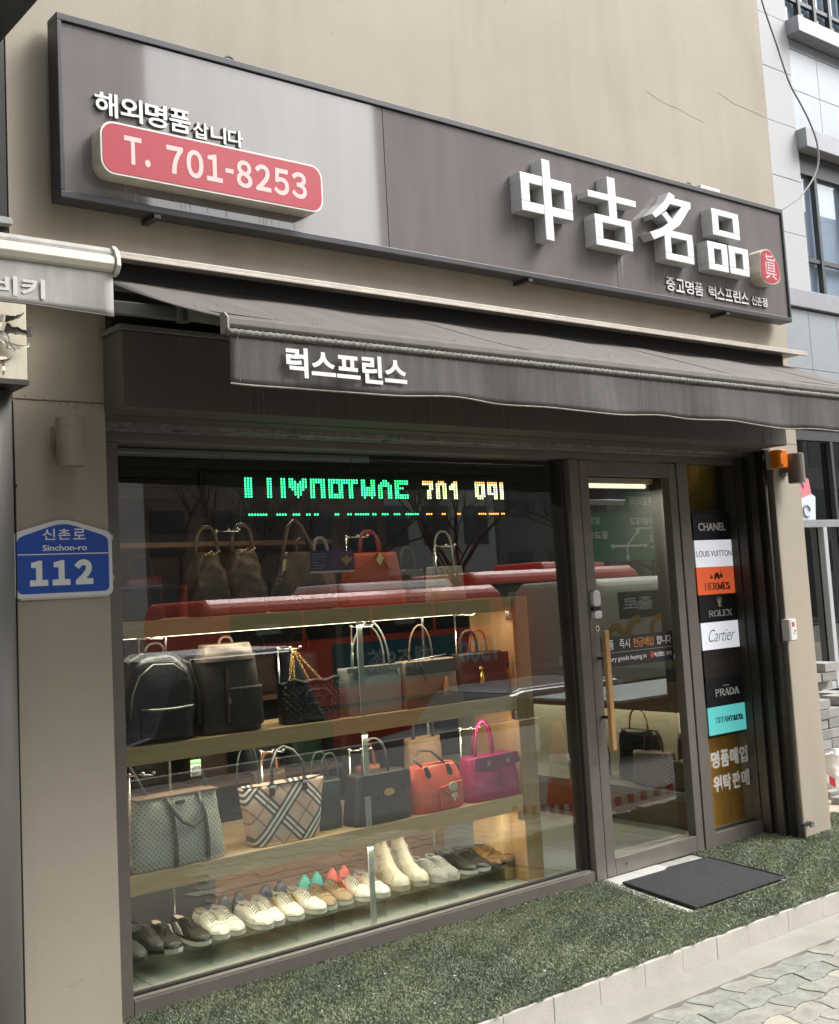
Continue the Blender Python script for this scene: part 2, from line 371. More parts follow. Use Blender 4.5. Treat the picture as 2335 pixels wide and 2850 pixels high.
# doormat and tiled threshold
mt = thing("doormat", "dark charcoal ribbed doormat lying in front of the glass door", "doormat", (5.25, -.17, 0))
mm = mat("mat_fibre", (.035, .037, .043), .9, var=.35, vscale=35, bump=1, bscale=260)
MB().prismz([(4.96, .105), (5.3, .10), (5.36, .125), (5.70, .105), (5.6, -.455), (4.83, -.462)], .002, .014).build("mat_pile", mm, mt, bevel=.003)
MB().tube([(4.955, .11, .012), (5.3, .105, .012), (5.36, .13, .013), (5.705, .11, .012), (5.605, -.462, .012), (4.822, -.468, .012), (4.955, .11, .012)], .007, 6).build("rubber_edge", RUB, mt)
th = thing("threshold_tiles", "white tile edging round the doormat under the door", "tiles", (5.2, 0, 0))
TILE = mat("white_tile", (.60, .59, .56), .35, var=.06, vscale=8)
MB().prismz([(4.93, .262), (5.20, .262), (5.2, .13), (4.89, .13)], -.004, .0015).build("tile", TILE, th)
MB().prismz([(5.205, .262), (5.42, .262), (5.42, .13), (5.205, .13)], -.004, .0015).build("tile", TILE, th)
MB().prismz([(5.43, .262), (5.74, .262), (5.72, .12), (5.43, .13)], -.004, -.001).build("tile", mat("grey_tile", (.38, .37, .33), .6, var=.3, vscale=15), th)
MB().prismz([(4.89, .125), (4.94, .125), (4.868, -.16), (4.815, -.16)], -.003, .003).build("tile", TILE, th)
MB().prismz([(4.814, -.164), (4.867, -.164), (4.80, -.475), (4.745, -.475)], -.003, .003).build("tile", TILE, th)

# ------------------------------------------------------------ shop building
shop = thing("shop_building", "taupe rendered shop building with a wide glass shopfront and boxed beam above", "building", (4.2, .1, 0))
SX0, SX1 = 1.59, 6.82  # facade and fitting positions back-projected offline from image pixels onto depth planes
w = MB(); w.box(SX0, SX1, 0, .22, 2.474, 8); w.build("wall", WALL, shop)
for a_, b_ in ((SX0, 1.964), (6.515, SX1)):
    B(a_, b_, 0, .40, 0, 2.4705).build("wall", WALL, shop)
    B(a_+.01, b_-.01, .02, .3, 2.4706, 2.4739).build("joint", RUB, shop)
w = MB(); w.box(6.60, SX1-.002, .401, 5.0, -.1, 8); w.box(SX0, SX1-.002, 5.0, 5.2, -.1, 8); w.box(SX0, SX0+.2, .401, 5.0, -.1, 8); w.box(SX0, SX1, .22, 5.0, 2.9, 3.0)
w.build("wall", WALL, shop)
# cracks and stains that are relief
cr = MB()
def crack(pts, r=.0022):
    cr.tube([(a, -.0005, b) for a, b in pts], r, 4)
crack([(5.55, 4.60), (5.7, 4.56), (5.85, 4.555), (6.0, 4.53), (6.1, 4.52)], .0006); crack([(6.28, 4.76), (6.45, 4.72), (6.6, 4.715), (6.79, 4.70)], .0007)
crack([(5.3, 5.15), (5.34, 5.13), (5.36, 5.135)], .0006)
for k in range(9):
    xx = 1.64+k*.034; crack([(xx, 2.47), (xx+random.uniform(-.006, .006), 2.47+random.uniform(-.03, .02))], .0012)
crack([(1.6, 2.4725), (1.75, 2.4715), (1.85, 2.473), (1.955, 2.4722)], .0030)
crack([(1.75, .27), (1.79, .275), (1.815, .29)], .0007)
cr.build("crack", mat("crack_dirt", (.17, .145, .11), .9), shop)
# boxed beam over the shopfront
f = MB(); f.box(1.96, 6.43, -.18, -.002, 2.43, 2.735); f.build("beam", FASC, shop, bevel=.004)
f = MB(); f.box(1.945, 6.44, -.195, -.002, 2.737, 2.758); f.build("beam_cap", mat("beam_flashing", (.20, .19, .17), .5, .4, var=.2, vscale=6), shop, bevel=.002)
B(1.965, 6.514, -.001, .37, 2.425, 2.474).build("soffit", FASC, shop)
lm = MB(); rq = random.Random(4)
for k in range(26):
    xx = 1.99+.30*rq.random()**.8; ll = rq.uniform(.01, .05)*(1.6 if k % 6 == 0 else 1); ww = rq.uniform(.001, .004)
    lm.prism([(xx-ww, 2.733), (xx+ww, 2.733), (xx+ww*.6, 2.733-ll*.6), (xx, 2.733-ll), (xx-ww*.7, 2.733-ll*.5)], -.1812-.00002*k, -.1802)
for k in range(40):
    xx = rq.uniform(2.4, 6.3); ll = rq.uniform(.03, .16); ww = rq.uniform(.002, .006)
    lm.prism([(xx-ww, 2.431+ll), (xx+ww, 2.431+ll*.9), (xx+ww*.6, 2.432), (xx-ww*.7, 2.432)], -.1806-.00001*k, -.1801)
lm.build("lime_stain", mat("lime_stain", (.15, .14, .12), .9), shop, kind="stuff")
# rolling shutter guides, track
tr = MB(); tr.box(2.0, 6.45, .19, .205, 2.395, 2.402); tr.box(1.98, 6.5, .13, .20, 2.403, 2.424)
tr.build("shutter_track", mat("worn_steel", (.30, .29, .27), .4, .8, var=.4, vscale=30), shop)
for q in (2.35, 2.95, 3.5, 4.1): B(q, q+.05, .15, .21, 2.402, 2.424).build("bracket", FRAMED, shop)
for (y0, y1, d, mm_) in ((.262, .20, .03, FRAMED), (.196, .15, .004, RUB), (.146, .098, .035, FRAMED), (.094, .07, .01, RUB)):
    B(6.514-d-.006, 6.513, y1, y0, 0, 2.424).build("shutter_guide", mm_, shop, bevel=.002)
MB().tube([(6.485, .04, 0), (6.485, .04, 2.42)], .018, 10).build("shutter_guide", FRAMED, shop, smooth=True)
B(6.503, 6.5135, -.012, .022, 0, 2.42).build("shutter_guide", mat("edge_trim", (.24, .21, .18), .4, .5), shop)
B(1.9645, 1.975, .05, .262, 0, 2.424).build("shutter_guide", FRAMED, shop)
lk = MB(); lk.box(6.47, 6.56, -.035, -.013, .075, .10); lk.box(6.47, 6.49, -.035, -.013, .0, .075); lk.tube([(6.55, -.03, .085), (6.585, -.03, .088), (6.585, -.03, .07), (6.55, -.03, .067)], .007, 6)
lk.build("shutter_latch", FRAMED, shop, bevel=.002)

# window frames: bronze sections butted end to end
YF0, YF1 = .265, .385
fr = thing_frame = None
def frame(*a, name="frame", m=FRAME, bevel=.0025): return B(*a).build(name, m, shop, bevel=bevel)
frame(1.97, 2.138, YF0, YF1, 0, 2.36)                       # left stile
frame(1.97, 6.512, YF0, YF1, 2.362, 2.42)                   # head
frame(2.140, 4.908, YF0, YF1, 0, .060)                       # sill
frame(4.91, 4.99, YF0-.008, YF1, 0, 2.36)                    # mullion
frame(4.88, 4.909, .30, YF1, .0605, 2.36, m=FRAMED)          # dark jamb beside it
frame(5.885, 5.985, YF0-.008, YF1, 0, 2.36)
frame(5.987, 6.500, YF0, YF1, 0, .080)
frame(6.470, 6.500, YF0, YF1, .082, 2.36, m=FRAMED)
B(2.140, 4.878, YF0+.003, .30, .0605, .068).build("frame", mat("sill_edge", (.30, .27, .245), .35, .4), shop)
B(2.140, 4.878, .305, .33, .0605, .074).build("glazing_bead", RUB, shop)
B(5.987, 6.468, .305, .33, .0805, .088).build("glazing_bead", RUB, shop)
def pane(x0, x1, z0, z1, lean=.006):
    """panes lean a hair inwards at the top, set for the reflections"""
    f_ = lambda z: .326+(z-.06)*lean  # tilt added to shift the mirrored street down in the glass
    return MB().prismx([(f_(z0), z0), (f_(z0)+.007, z0), (f_(z1)+.007, z1), (f_(z1), z1)], x0, x1)
pane(2.139, 4.879, .062, 2.361).build("window_pane", GLASS, shop)
pane(5.986, 6.469, .082, 2.361, .007).build("window_pane", GLASS, shop)
# door
door = B(4.998, 5.880, .262, .264, .006, .008).build("door", FRAME, shop)
def dpart(n, m, *a, bevel=.002): return B(*a).build(n, m, door, bevel=bevel)
dpart("stile", FRAME, 5.000, 5.074, .262, .315, .008, 2.352)
dpart("stile", FRAME, 5.806, 5.874, .262, .315, .008, 2.352)
dpart("rail", FRAME, 5.0755, 5.8045, .262, .315, 2.268, 2.352)
dpart("rail", FRAME, 5.0755, 5.8045, .262, .315, .008, .098)
B(5.0755, 5.0985, .300, .345, .0985, 2.267).build("stile", FRAMED, door)
pane(5.076, 5.8045, .099, 2.267, .006).build("glass_pane", GLASS, door)
hw = MB().prismx([(.185, .705), (.212, .705), (.212, 1.372), (.185, 1.372)], 5.036, 5.070)
hw.build("door_handle", mat("handle_wood", (.50, .29, .12), .4, var=.15, vscale=6, stretch=(6, 6, 1)), door, bevel=.003)
MB().tube([(5.052, .21, 1.215), (5.052, .262, 1.215)], .009, 8).tube([(5.052, .21, .885), (5.052, .262, .885)], .009, 8).build("handle_bracket", FRAMED, door)
MB().prism([(5.013+.010*math.cos(t)*0+(.033+.031*math.copysign(abs(math.cos(t))**.5, math.cos(t))), 1.555+.045*math.copysign(abs(math.sin(t))**.6, math.sin(t))) for t in np.linspace(0, 2*math.pi, 20, endpoint=False)], .235, .262).build("door_lock", mat("white_plastic", (.78, .78, .78), .3), door, bevel=.003)
MB().prism([(5.046+.031*math.copysign(abs(math.cos(t))**.5, math.cos(t)), 1.463+.022*math.copysign(abs(math.sin(t))**.6, math.sin(t))) for t in np.linspace(0, 2*math.pi, 20, endpoint=False)], .232, .262).build("door_lock", MATS["white_plastic"], door, bevel=.003)
B(5.016, 5.076, .24, .262, 1.488, 1.507).build("door_lock", RUB, door)
MB().prism([(5.054+.016*math.cos(t), 1.384+.018*math.sin(t)) for t in np.linspace(0, 2*math.pi, 16, endpoint=False)], .255, .262).build("keyhole", CHROME, door)
MB().prism([(5.054+.007*math.cos(t), 1.384+.008*math.sin(t)) for t in np.linspace(0, 2*math.pi, 12, endpoint=False)], .2535, .2549).build("keyhole", RUB, door)
MB().prism([(5.165+.006*math.cos(t), .054+.008*math.sin(t)) for t in np.linspace(0, 2*math.pi, 12, endpoint=False)], .2605, .262).build("keyhole", RUB, door)
# interior shell
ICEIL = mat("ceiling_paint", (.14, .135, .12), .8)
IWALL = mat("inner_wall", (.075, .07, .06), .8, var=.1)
B(1.8, 6.598, .39, 4.99, 2.62, 2.70).build("ceiling", ICEIL, shop)
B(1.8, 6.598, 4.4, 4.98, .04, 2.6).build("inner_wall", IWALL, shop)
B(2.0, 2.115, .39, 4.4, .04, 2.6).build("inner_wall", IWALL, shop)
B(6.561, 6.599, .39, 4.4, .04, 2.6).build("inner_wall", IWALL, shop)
fl = B(1.8, 6.598, .386, 4.99, -.05, .034).build("interior_floor", mat("grout", (.12, .11, .10), .8), kind="structure")
FT = mat("floor_tile", (.50, .50, .46), .25, var=.07, vscale=3)
for i in range(-1, 8):
    for j in range(0, 3):
        x0 = 2.31+i*.59; y0 = .386+j*.6
        B(max(x0+.002, 2.12), min(x0+.588, 6.55), y0+.001, y0+.598, .034, .0405).build("tile", FT, fl)
# ------------------------------------------------------------ sign board
SB = thing("sign_board", "long glossy brown sign board in a black metal frame, high on the shop wall", "sign", (4.2, -.08, 3.26))
SGN = bpy.data.materials.new("sign_acrylic"); SGN.use_nodes = True
_n = SGN.node_tree; _b = _n.nodes["Principled BSDF"]; _b.inputs["Roughness"].default_value = .04; _b.inputs["IOR"].default_value = 1.85
_tc = _n.nodes.new("ShaderNodeTexCoord"); _mp = _n.nodes.new("ShaderNodeMapping"); _mp.inputs["Scale"].default_value = (5, 1, .6)
_nz = _n.nodes.new("ShaderNodeTexNoise"); _nz.inputs["Scale"].default_value = 1.4; _nz.inputs["Detail"].default_value = 6
_rp = _n.nodes.new("ShaderNodeValToRGB"); _n.links.new(_tc.outputs["Object"], _mp.inputs[0]); _n.links.new(_mp.outputs[0], _nz.inputs[0]); _n.links.new(_nz.outputs[0], _rp.inputs[0])
_rp.color_ramp.elements[0].position = .3; _rp.color_ramp.elements[0].color = (.175, .158, .154, 1)
_rp.color_ramp.elements[1].position = .75; _rp.color_ramp.elements[1].color = (.21, .19, .185, 1); _n.links.new(_rp.outputs[0], _b.inputs["Base Color"])
SFR = mat("black_sign_metal", (.05, .05, .055), .45, .4, var=.15, vscale=5)
for a, b in ((1.772, 3.379), (3.384, 5.015), (5.019, 6.678)):
    B(a, b, -.113, -.10, 3.285, 3.975).build("panel", SGN, SB)
B(1.765, 6.685, -.099, -.035, 3.272, 3.99).build("back_box", SFR, SB)
for a in ((1.75, 6.70, -.125, -.03, 3.978, 4.008), (1.75, 6.70, -.125, -.03, 3.254, 3.283), (1.75, 1.770, -.125, -.03, 3.2835, 3.9775), (6.680, 6.70, -.125, -.03, 3.2835, 3.9775)):
    B(*a).build("frame", SFR, SB, bevel=.003)
B(1.9, 6.6, -.032, -.002, 3.5, 3.55).build("bracket", SFR, SB)
for q in (2.15, 4.3, 6.0): B(q, q+.03, -.12, -.002, 3.235, 3.253).build("bracket", SFR, SB)
for q in (2.56, 5.78):
    MB().tube([(q+.03*math.cos(t), -.08, 4.008+.032*math.sin(t)) for t in np.linspace(0, math.pi, 9)], .005, 6).build("lifting_eye", SFR, SB)
B(5.86, 6.05, -.11, -.06, 4.012, 4.034).build("junction_box", mat("galvanised", (.55, .54, .5), .5, .5), SB, bevel=.003)
dr = MB(); rq = random.Random(8)
for (a_, b_, zt_, n_) in ((4.25, 4.6, 3.57, 12), (4.73, 5.08, 3.47, 16), (5.32, 5.62, 3.47, 14), (5.72, 6.15, 3.46, 18), (6.26, 6.42, 3.44, 7), (1.95, 2.85, 3.36, 16)):
    for k in range(n_):
        xx = rq.uniform(a_, b_); ll = min(zt_-3.288, rq.uniform(.03, .16)); ww = rq.uniform(.0015, .006)
        dr.prism([(xx-ww, zt_), (xx+ww, zt_), (xx+ww*.6, zt_-ll), (xx-ww*.6, zt_-ll*.95)], -.1136-.00001*k, -.1129)
dr.build("rain_streak", mat("rain_streak", (.62, .60, .57), .3, alpha=.22), SB, kind="stuff")
# 3D han characters: metal channel letters
CH = mat("letter_white", (.74, .74, .73), .45, var=.03); CHS = mat("letter_side", (.46, .46, .45), .5, var=.08, vscale=9)
def channel(name, polys, holes=()):
    """each stroke a solid; strokes share one mesh; faces proud by millimetres so none are coplanar"""
    mb = MB()
    for k, p in enumerate(polys): mb.prism(p, -.195-.0006*k, -.114)
    o = mb.build(name, [CH, CHS], SB, bevel=.003)
    o.data.polygons.foreach_set("material_index", [0 if abs(p.normal.y) > .6 else 1 for p in o.data.polygons]); return o
def ringbox(x0, x1, z0, z1, t, tz=None):
    tz = tz or t
    return [[(x0, z1-tz), (x1, z1-tz), (x1, z1), (x0, z1)], [(x0, z0), (x1, z0), (x1, z0+tz), (x0, z0+tz)],
            [(x0, z0+tz), (x0+t, z0+tz), (x0+t, z1-tz), (x0, z1-tz)], [(x1-t, z0+tz), (x1, z0+tz), (x1, z1-tz), (x1-t, z1-tz)]]
def rect(x0, x1, z0, z1): return [(x0, z0), (x1, z0), (x1, z1), (x0, z1)]
channel("letter", ringbox(4.208, 4.593, 3.581, 3.787, 0.064, 0.052)+[rect(4.372, 4.434, 3.446, 3.885)])  # letter, phone box and seal coordinates from image pixels, rescaled about the camera
channel("letter", [rect(4.723, 5.123, 3.741, 3.779), rect(4.887, 4.954, 3.617, 3.882)]+ringbox(4.763, 5.069, 3.476, 3.652, 0.062, 0.042))
channel("letter", [[(5.260, 3.729), (5.290, 3.709), (5.391, 3.770), (5.486, 3.872), (5.433, 3.886), (5.376, 3.818)],
                   [(5.431, 3.813), (5.627, 3.813), (5.627, 3.855), (5.467, 3.855)],
                   [(5.228, 3.617), (5.260, 3.576), (5.364, 3.617), (5.507, 3.697), (5.627, 3.828), (5.578, 3.851), (5.446, 3.727), (5.346, 3.657)],
                   [(5.346, 3.738), (5.391, 3.763), (5.472, 3.697), (5.431, 3.672)]]+ringbox(5.353, 5.616, 3.474, 3.653, 0.058, 0.042))
channel("letter", ringbox(5.824, 6.096, 3.691, 3.857, 0.064, 0.038))
channel("letter", ringbox(5.758, 5.953, 3.469, 3.644, 0.062, 0.04))
channel("letter", ringbox(5.968, 6.166, 3.469, 3.644, 0.062, 0.04))
letters("해외명품", 1.895, 2.335, 3.62, 3.72, -.1135, CH, SB, .02, .014, .10)
letters("삽니다", 2.335, 2.59, 3.612, 3.685, -.1135, CH, SB, .02, .014, .12)
letters("중고명품", 5.428, 5.785, 3.32, 3.40, -.1135, CH, SB, .018, .010, .10)
letters("럭스프린스", 5.83, 6.24, 3.32, 3.395, -.1135, CH, SB, .018, .010, .10)
letters("신촌점", 6.265, 6.435, 3.325, 3.382, -.1135, CH, SB, .016, .012, .06)
# red light box with the phone number
def rrect(x0, x1, z0, z1, r, n=6):
    p = []
    for cx, cz, a0 in ((x1-r, z1-r, 0), (x0+r, z1-r, 90), (x0+r, z0+r, 180), (x1-r, z0+r, 270)):
        for k in range(n+1):
            a = rad(a0+90*k/n); p.append((cx+r*math.cos(a), cz+r*math.sin(a)))
    return p
pl = thing("phone_light_box", "rounded red light box reading T. 701-8253 on the sign board", "light box", (2.4, -.17, 3.35))
MB().prism(rrect(1.886, 2.944, 3.354, 3.570, .058), -.195, -.114).build("casing", mat("cream_metal", (.56, .53, .44), .5, .2, var=.22, vscale=7), pl, smooth=False)
MB().prism(rrect(1.886, 2.944, 3.354, 3.570, .058), -.201, -.1955).build("rim", mat("white_rim", (.75, .73, .68), .4), pl)
MB().prism(rrect(1.894, 2.936, 3.362, 3.562, .052), -.203, -.2015).build("face", mat("red_acrylic", (.43, .05, .072), .3, var=.04, vscale=4), pl)
PK = mat("pale_pink_print", (.66, .52, .50), .5)
fw("T.", 1.985, 2.098, 3.407, 3.522, -.2032, PK, pl, .03); fw("701-8253", 2.171, 2.856, 3.401, 3.522, -.2032, PK, pl, .03, sp=.11)
# seal
se = thing("seal_light_box", "small red pebble-shaped light box with a white character, right end of the sign", "light box", (6.34, -.16, 3.44))
blob = [(6.290, 3.614), (6.301, 3.649), (6.332, 3.670), (6.372, 3.677), (6.407, 3.670), (6.437, 3.646), (6.459, 3.619), (6.480, 3.589), (6.496, 3.549), (6.494, 3.503), (6.473, 3.473), (6.432, 3.456), (6.377, 3.450), (6.326, 3.458), (6.291, 3.483), (6.279, 3.524), (6.286, 3.569)]
cxb = sum(p[0] for p in blob)/len(blob); czb = sum(p[1] for p in blob)/len(blob)
MB().prism(blob, -.195, -.114).build("casing", MATS["cream_metal"], se)
MB().prism([(cxb+(a-cxb)*.93, czb+(b-czb)*.93) for a, b in blob], -.198, -.1955).build("face", MATS["red_acrylic"], se)
text("眞", 6.33, 6.452, 3.482, 3.644, -.1982, PK, se, bold=.0, name="character")

# ------------------------------------------------------------ shop awning
aw = thing("shop_awning", "dark brown retractable awning over the shopfront, valance lettered in white", "awning", (4.3, -.4, 2.6))
AF = mat("awning_canvas", (.108, .094, .085), .8, var=.16, vscale=4, stretch=(3, 1, 1), bump=.15, bscale=200)
AFV = mat("valance_canvas", (.085, .074, .070), .8, var=.30, vscale=3, stretch=(9, 1, .8), bump=.2, bscale=200)
ax0, ax1 = 1.90, 6.68
def fab(u, v):
    x = ax0+(ax1-ax0)*u; y = -.10+(-1.057+.10)*v; z = 2.958+(2.592-2.958)*v
    z -= .018*math.sin(math.pi*v)*(1+.3*math.sin(u*9)); z += .004*math.sin(u*40+v*5)+.0045*math.sin(u*96-v*7)*v*(1-v)*4*(.5+.5*math.sin(u*11))-.010*abs(math.sin(u*6.28*1.5))*math.sin(math.pi*v)
    return (x, y, z)
MB().grid(fab, 60, 12).build("canvas", AF, aw, smooth=True, solid=.003)
for q in (.32, .62, .9):
    MB().tube([tuple(Vector(fab(q+.02*math.sin(3*t), t))+Vector((0, 0, .003))) for t in np.linspace(0, 1, 10)], .0022, 4).build("seam", mat("pale_thread", (.24, .21, .19), .8), aw)
lm_ = MB(); rl = random.Random(21)
for k in range(150):
    a_, b_ = rl.random(), rl.random(); p_ = Vector(fab(a_, b_)); r_ = rl.uniform(.0012, .0045)
    lm_.add([p_+Vector((r_*math.cos(q)*rl.uniform(.5, 1.6), r_*math.sin(q), .0035+.4*r_*math.sin(q)*-.42)) for q in (0, 1.5, 3.1, 4.6)], [(0, 1, 2, 3)])
lm_.build("bird_specks", mat("speck_white", (.5, .5, .47), .8), aw, kind="stuff")
MB().prismx([(-1.057, 2.595), (-1.080, 2.592), (-1.096, 2.577), (-1.102, 2.557), (-1.096, 2.544), (-1.057, 2.542)], ax0, ax1).build("front_bar", AF, aw, smooth=False, bevel=.003)
MB().tube([(ax0-.01+(ax1+.01-ax0)*k/600, -1.100, 2.530) for k in range(601)], [.0125+.0016*math.sin(k*1.9)+.0012*math.sin(k*.61)*math.sin(k*3.3) for k in range(601)], 8).build("piping", mat("frayed_piping", (.23, .22, .19), .8, col2=(.07, .065, .055), vscale=60), aw, smooth=True)
MB().prismx([(-1.057, 2.599), (-1.085, 2.597), (-1.103, 2.579), (-1.106, 2.5185), (-1.057, 2.532)], ax0-.008, ax0-.001).build("end_cap", mat("grey_cap", (.26, .25, .23), .5), aw)
def val(u, v):
    x = ax0+(ax1-ax0)*u; z = 2.523-(.1575+.006*math.sin(u*22)+.004*math.sin(u*51+1))*v-.018*v*u
    y = -1.100+.010*v*math.sin(u*30)+.006*v*math.sin(u*75+2)
    return (x, y, z)
MB().grid(val, 220, 8).build("valance", AFV, aw, smooth=True, solid=.002)
MB().tube([tuple(Vector(val(k/200, 1))) for k in range(201)], .0035, 5).build("hem", mat("dirty_hem", (.25, .24, .20), .9, var=.3, vscale=30), aw)
for q in (ax0+.026, 3.058, 3.072): MB().tube([(q, -1.107, 2.517), (q+.003, -1.109, 2.366)], .0012, 4).build("seam", MATS["pale_thread"], aw)
vl = text("럭스프린스", 2.105, 2.620, 2.395, 2.497, -1.1147, WHITE, aw, bold=.03, slant=-.008)
CAS = mat("cassette_beige", (.45, .41, .35), .5, .2, var=.15, vscale=8)
B(1.45, 6.69, -.215, -.002, 3.026, 3.040).build("hood", CAS, aw, bevel=.002)
B(1.45, 6.69, -.218, -.206, 3.012, 3.0255).build("hood", CAS, aw, bevel=.002)
B(1.50, 6.56, -.12, -.002, 2.87, 3.024).build("cassette", RUB, aw)
B(1.975, 6.6, -.06, -.003, 2.762, 2.868).build("shade_strip", RUB, aw)  # dark strip added where the wall lies in deep shade above the beam
MB().tube([(1.55, -.09, 2.93), (6.56, -.09, 2.93)], .04, 14).build("roller", AF, aw, smooth=True)
AL = mat("shaded_aluminium", (.14, .14, .125), .45, .6, var=.2, vscale=10)  # arm metal darkened to stand for the deep shade below the canvas
def bar(mb, a, b, w_, h_):
    a = Vector(a); b = Vector(b); t = (b-a).normalized(); s_ = t.cross(Vector((0, 0, 1))).normalized()*w_/2; u_ = Vector((0, 0, h_/2))
    mb.add([a-s_-u_, a+s_-u_, a+s_+u_, a-s_+u_, b-s_-u_, b+s_-u_, b+s_+u_, b-s_+u_], [(0, 1, 2, 3), (7, 6, 5, 4), (0, 4, 5, 1), (1, 5, 6, 2), (2, 6, 7, 3), (3, 7, 4, 0)])
for (wx, ex, fx) in ((1.80, 2.03, 2.20), (6.3, 5.4, 6.2)):
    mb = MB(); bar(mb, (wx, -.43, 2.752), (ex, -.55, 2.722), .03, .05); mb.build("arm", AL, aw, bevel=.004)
    mb = MB(); bar(mb, (ex+.01, -.56, 2.722), (fx, -1.05, 2.575), .03, .05)
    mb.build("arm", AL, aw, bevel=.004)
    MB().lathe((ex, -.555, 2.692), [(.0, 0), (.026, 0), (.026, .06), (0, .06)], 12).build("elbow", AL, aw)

# neighbour's grey awning on the left
na = thing("neighbour_awning", "pale grey awning of the shop next door with a cream front bar", "awning", (.7, -.9, 2.6))
CREAM = mat("cream_bar", (.66, .63, .52), .4, var=.12, vscale=9, stretch=(1, 1, .6))
NV = mat("grey_canvas", (.36, .345, .32), .8, var=.16, vscale=5, stretch=(4, 1, 1))
MB().prismx([(-1.02, 2.765), (-1.045, 2.768), (-1.06, 2.752), (-1.06, 2.742), (-1.02, 2.742)], -5, 1.522).build("front_bar", NV, na)
pr = [(-1.062, 2.741), (-1.075, 2.730), (-1.078, 2.71), (-1.068, 2.694), (-1.05, 2.686), (-1.03, 2.69), (-1.02, 2.741)]
MB().prismx(pr, -5, 1.520).build("front_bar", CREAM, na, bevel=.002)
MB().prismx([(-1.015, 2.770), (-1.05, 2.775), (-1.072, 2.755), (-1.082, 2.73), (-1.085, 2.705), (-1.07, 2.685), (-1.045, 2.678), (-1.015, 2.69)], 1.5225, 1.537).build("end_cap", mat("cap_grey_white", (.58, .58, .53), .4), na, bevel=.002)
def nval(u, v):
    x = -5+6.52*u; return (x+.012*v*v*(u > .992), -1.055-.01*v+.004*math.sin(u*20)*v+(.03*v*v*max(0, u-.96)/.04), 2.69-.14*v-.008*v*math.sin(u*5))
MB().grid(nval, 200, 8).build("valance", NV, na, smooth=True, solid=.002)
MB().tube([nval(k/160, 1) for k in range(161)], .003, 5).build("hem", mat("dark_hem", (.12, .11, .10), .8), na)
text("비키", 1.150, 1.300, 2.578, 2.636, -1.0645, mat("pale_letter", (.6, .58, .54), .6), na, bold=.03)
MB().grid(lambda u, v: (-5+6.51*u, -1.03+.97*v, 2.755+.30*v), 20, 5).build("canvas", NV, na, solid=.003)
B(-5, 1.52, -.07, -.003, 3.03, 3.10).build("cassette", CREAM, na)

# neighbour building on the left: dark windows, drainpipe, torn sign box, canopy
lb = thing("neighbour_building", "dark fronted building at the left edge beside the shop pillar", "building", (.5, .3, 0))
B(-4, 1.588, .06, .5, 3.0, 8).build("window_pane", mat("dark_glass", (.02, .022, .022), .1), lb)
B(1.555, 1.583, -.002, .059, 2.8, 8).build("frame", mat("black_frame", (.02, .02, .02), .5), lb)
B(-4, 1.587, -.05, .0, 3.14, 3.165).build("sill", mat("grey_sill", (.30, .31, .30), .5, .3), lb)
B(-4, 1.555, .10, .5, -.1, 2.99).build("wall", mat("dark_wall", (.10, .095, .085), .8), lb)
B(1.567, 1.588, -.004, .4, -.1, 2.47).build("corner_strip", mat("brown_strip", (.12, .10, .085), .7, var=.2), lb, bevel=.003)
MB().tube([(1.40, -.10, -.1), (1.40, -.10, 2.46)], .14, 24).build("column", mat("painted_column", (.17, .165, .15), .45, .2, var=.10, vscale=2, stretch=(1, 1, .4)), lb, smooth=True)
cb = MB()
cb.tube([(1.585, -.012, .0), (1.583, -.012, 1.2), (1.587, -.013, 2.1), (1.584, -.012, 2.46)], .004, 6); cb.build("cable", RUB, lb)
B(1.578, 1.594, -.018, -.003, 2.13, 2.14).build("cable_clip", RUB, lb)
cn = thing("dark_canopy", "dark metal projecting canopy in the top left corner", "canopy", (1, -.8, 3.78))
cm = mat("canopy_metal", (.045, .05, .05), .45, .4)
B(-.6, 1.5, -2.2, -.003, 3.782, 4.3).build("box", cm, cn, bevel=.006)
B(-.6, 1.44, -2.2, -.003, 3.765, 3.7805).build("soffit", cm, cn, bevel=.003)
ts = thing("torn_sign_box", "weathered cream sign box with torn curled vinyl under the grey awning", "sign", (1.3, -.15, 2.47))
TV = mat("stained_vinyl", (.70, .66, .55), .6, col2=(.42, .33, .2), vscale=3.5, stretch=(3, 1, 1)); TV.node_tree.nodes["Color Ramp"].color_ramp.elements[1].position = .95
B(.5, 1.535, -.30, -.01, 2.485, 3.0).build("box", TV, ts, bevel=.003)
B(.48, 1.54, -.303, -.005, 2.468, 2.484).build("frame", FRAMED, ts)
rng = random.Random(3)
FL = [mat("torn_vinyl_dark", (.07, .06, .05), .7), mat("torn_vinyl_grey", (.38, .35, .31), .6), TV]
for k in range(30):
    x = rng.uniform(1.28, 1.47); z = rng.uniform(2.50, 2.735); a = rng.uniform(-2.9, -.1); l = rng.uniform(.03, .085); wd_ = rng.uniform(.008, .024); cu = rng.uniform(-.7, .7); tw = rng.uniform(-1, 1); jg = [rng.uniform(.5, 1.3) for _ in range(10)]
    def rib(u, v):
        aa = a+cu*v; ww = wd_*(u-.5)*2*jg[int(v*8.99)]*(1-.6*v); ph = tw*v
        return (min(1.533, x+l*v*math.cos(aa)-ww*math.sin(aa)*math.cos(ph)), -.304-.020*math.sin(v*2.6)-.0006*k-abs(ww*math.sin(ph)), z+l*v*math.sin(aa)+ww*math.cos(aa)*math.cos(ph))
    MB().grid(rib, 4, 10).build("torn_strip", FL[k % 3], ts, solid=.0012)
MB().prism([(1.1, 2.49), (1.40, 2.49), (1.42, 2.52), (1.39, 2.535), (1.40, 2.56), (1.36, 2.58), (1.33, 2.57), (1.3, 2.60), (1.1, 2.6)], -.304, -.301).build("hole", FL[0], ts)
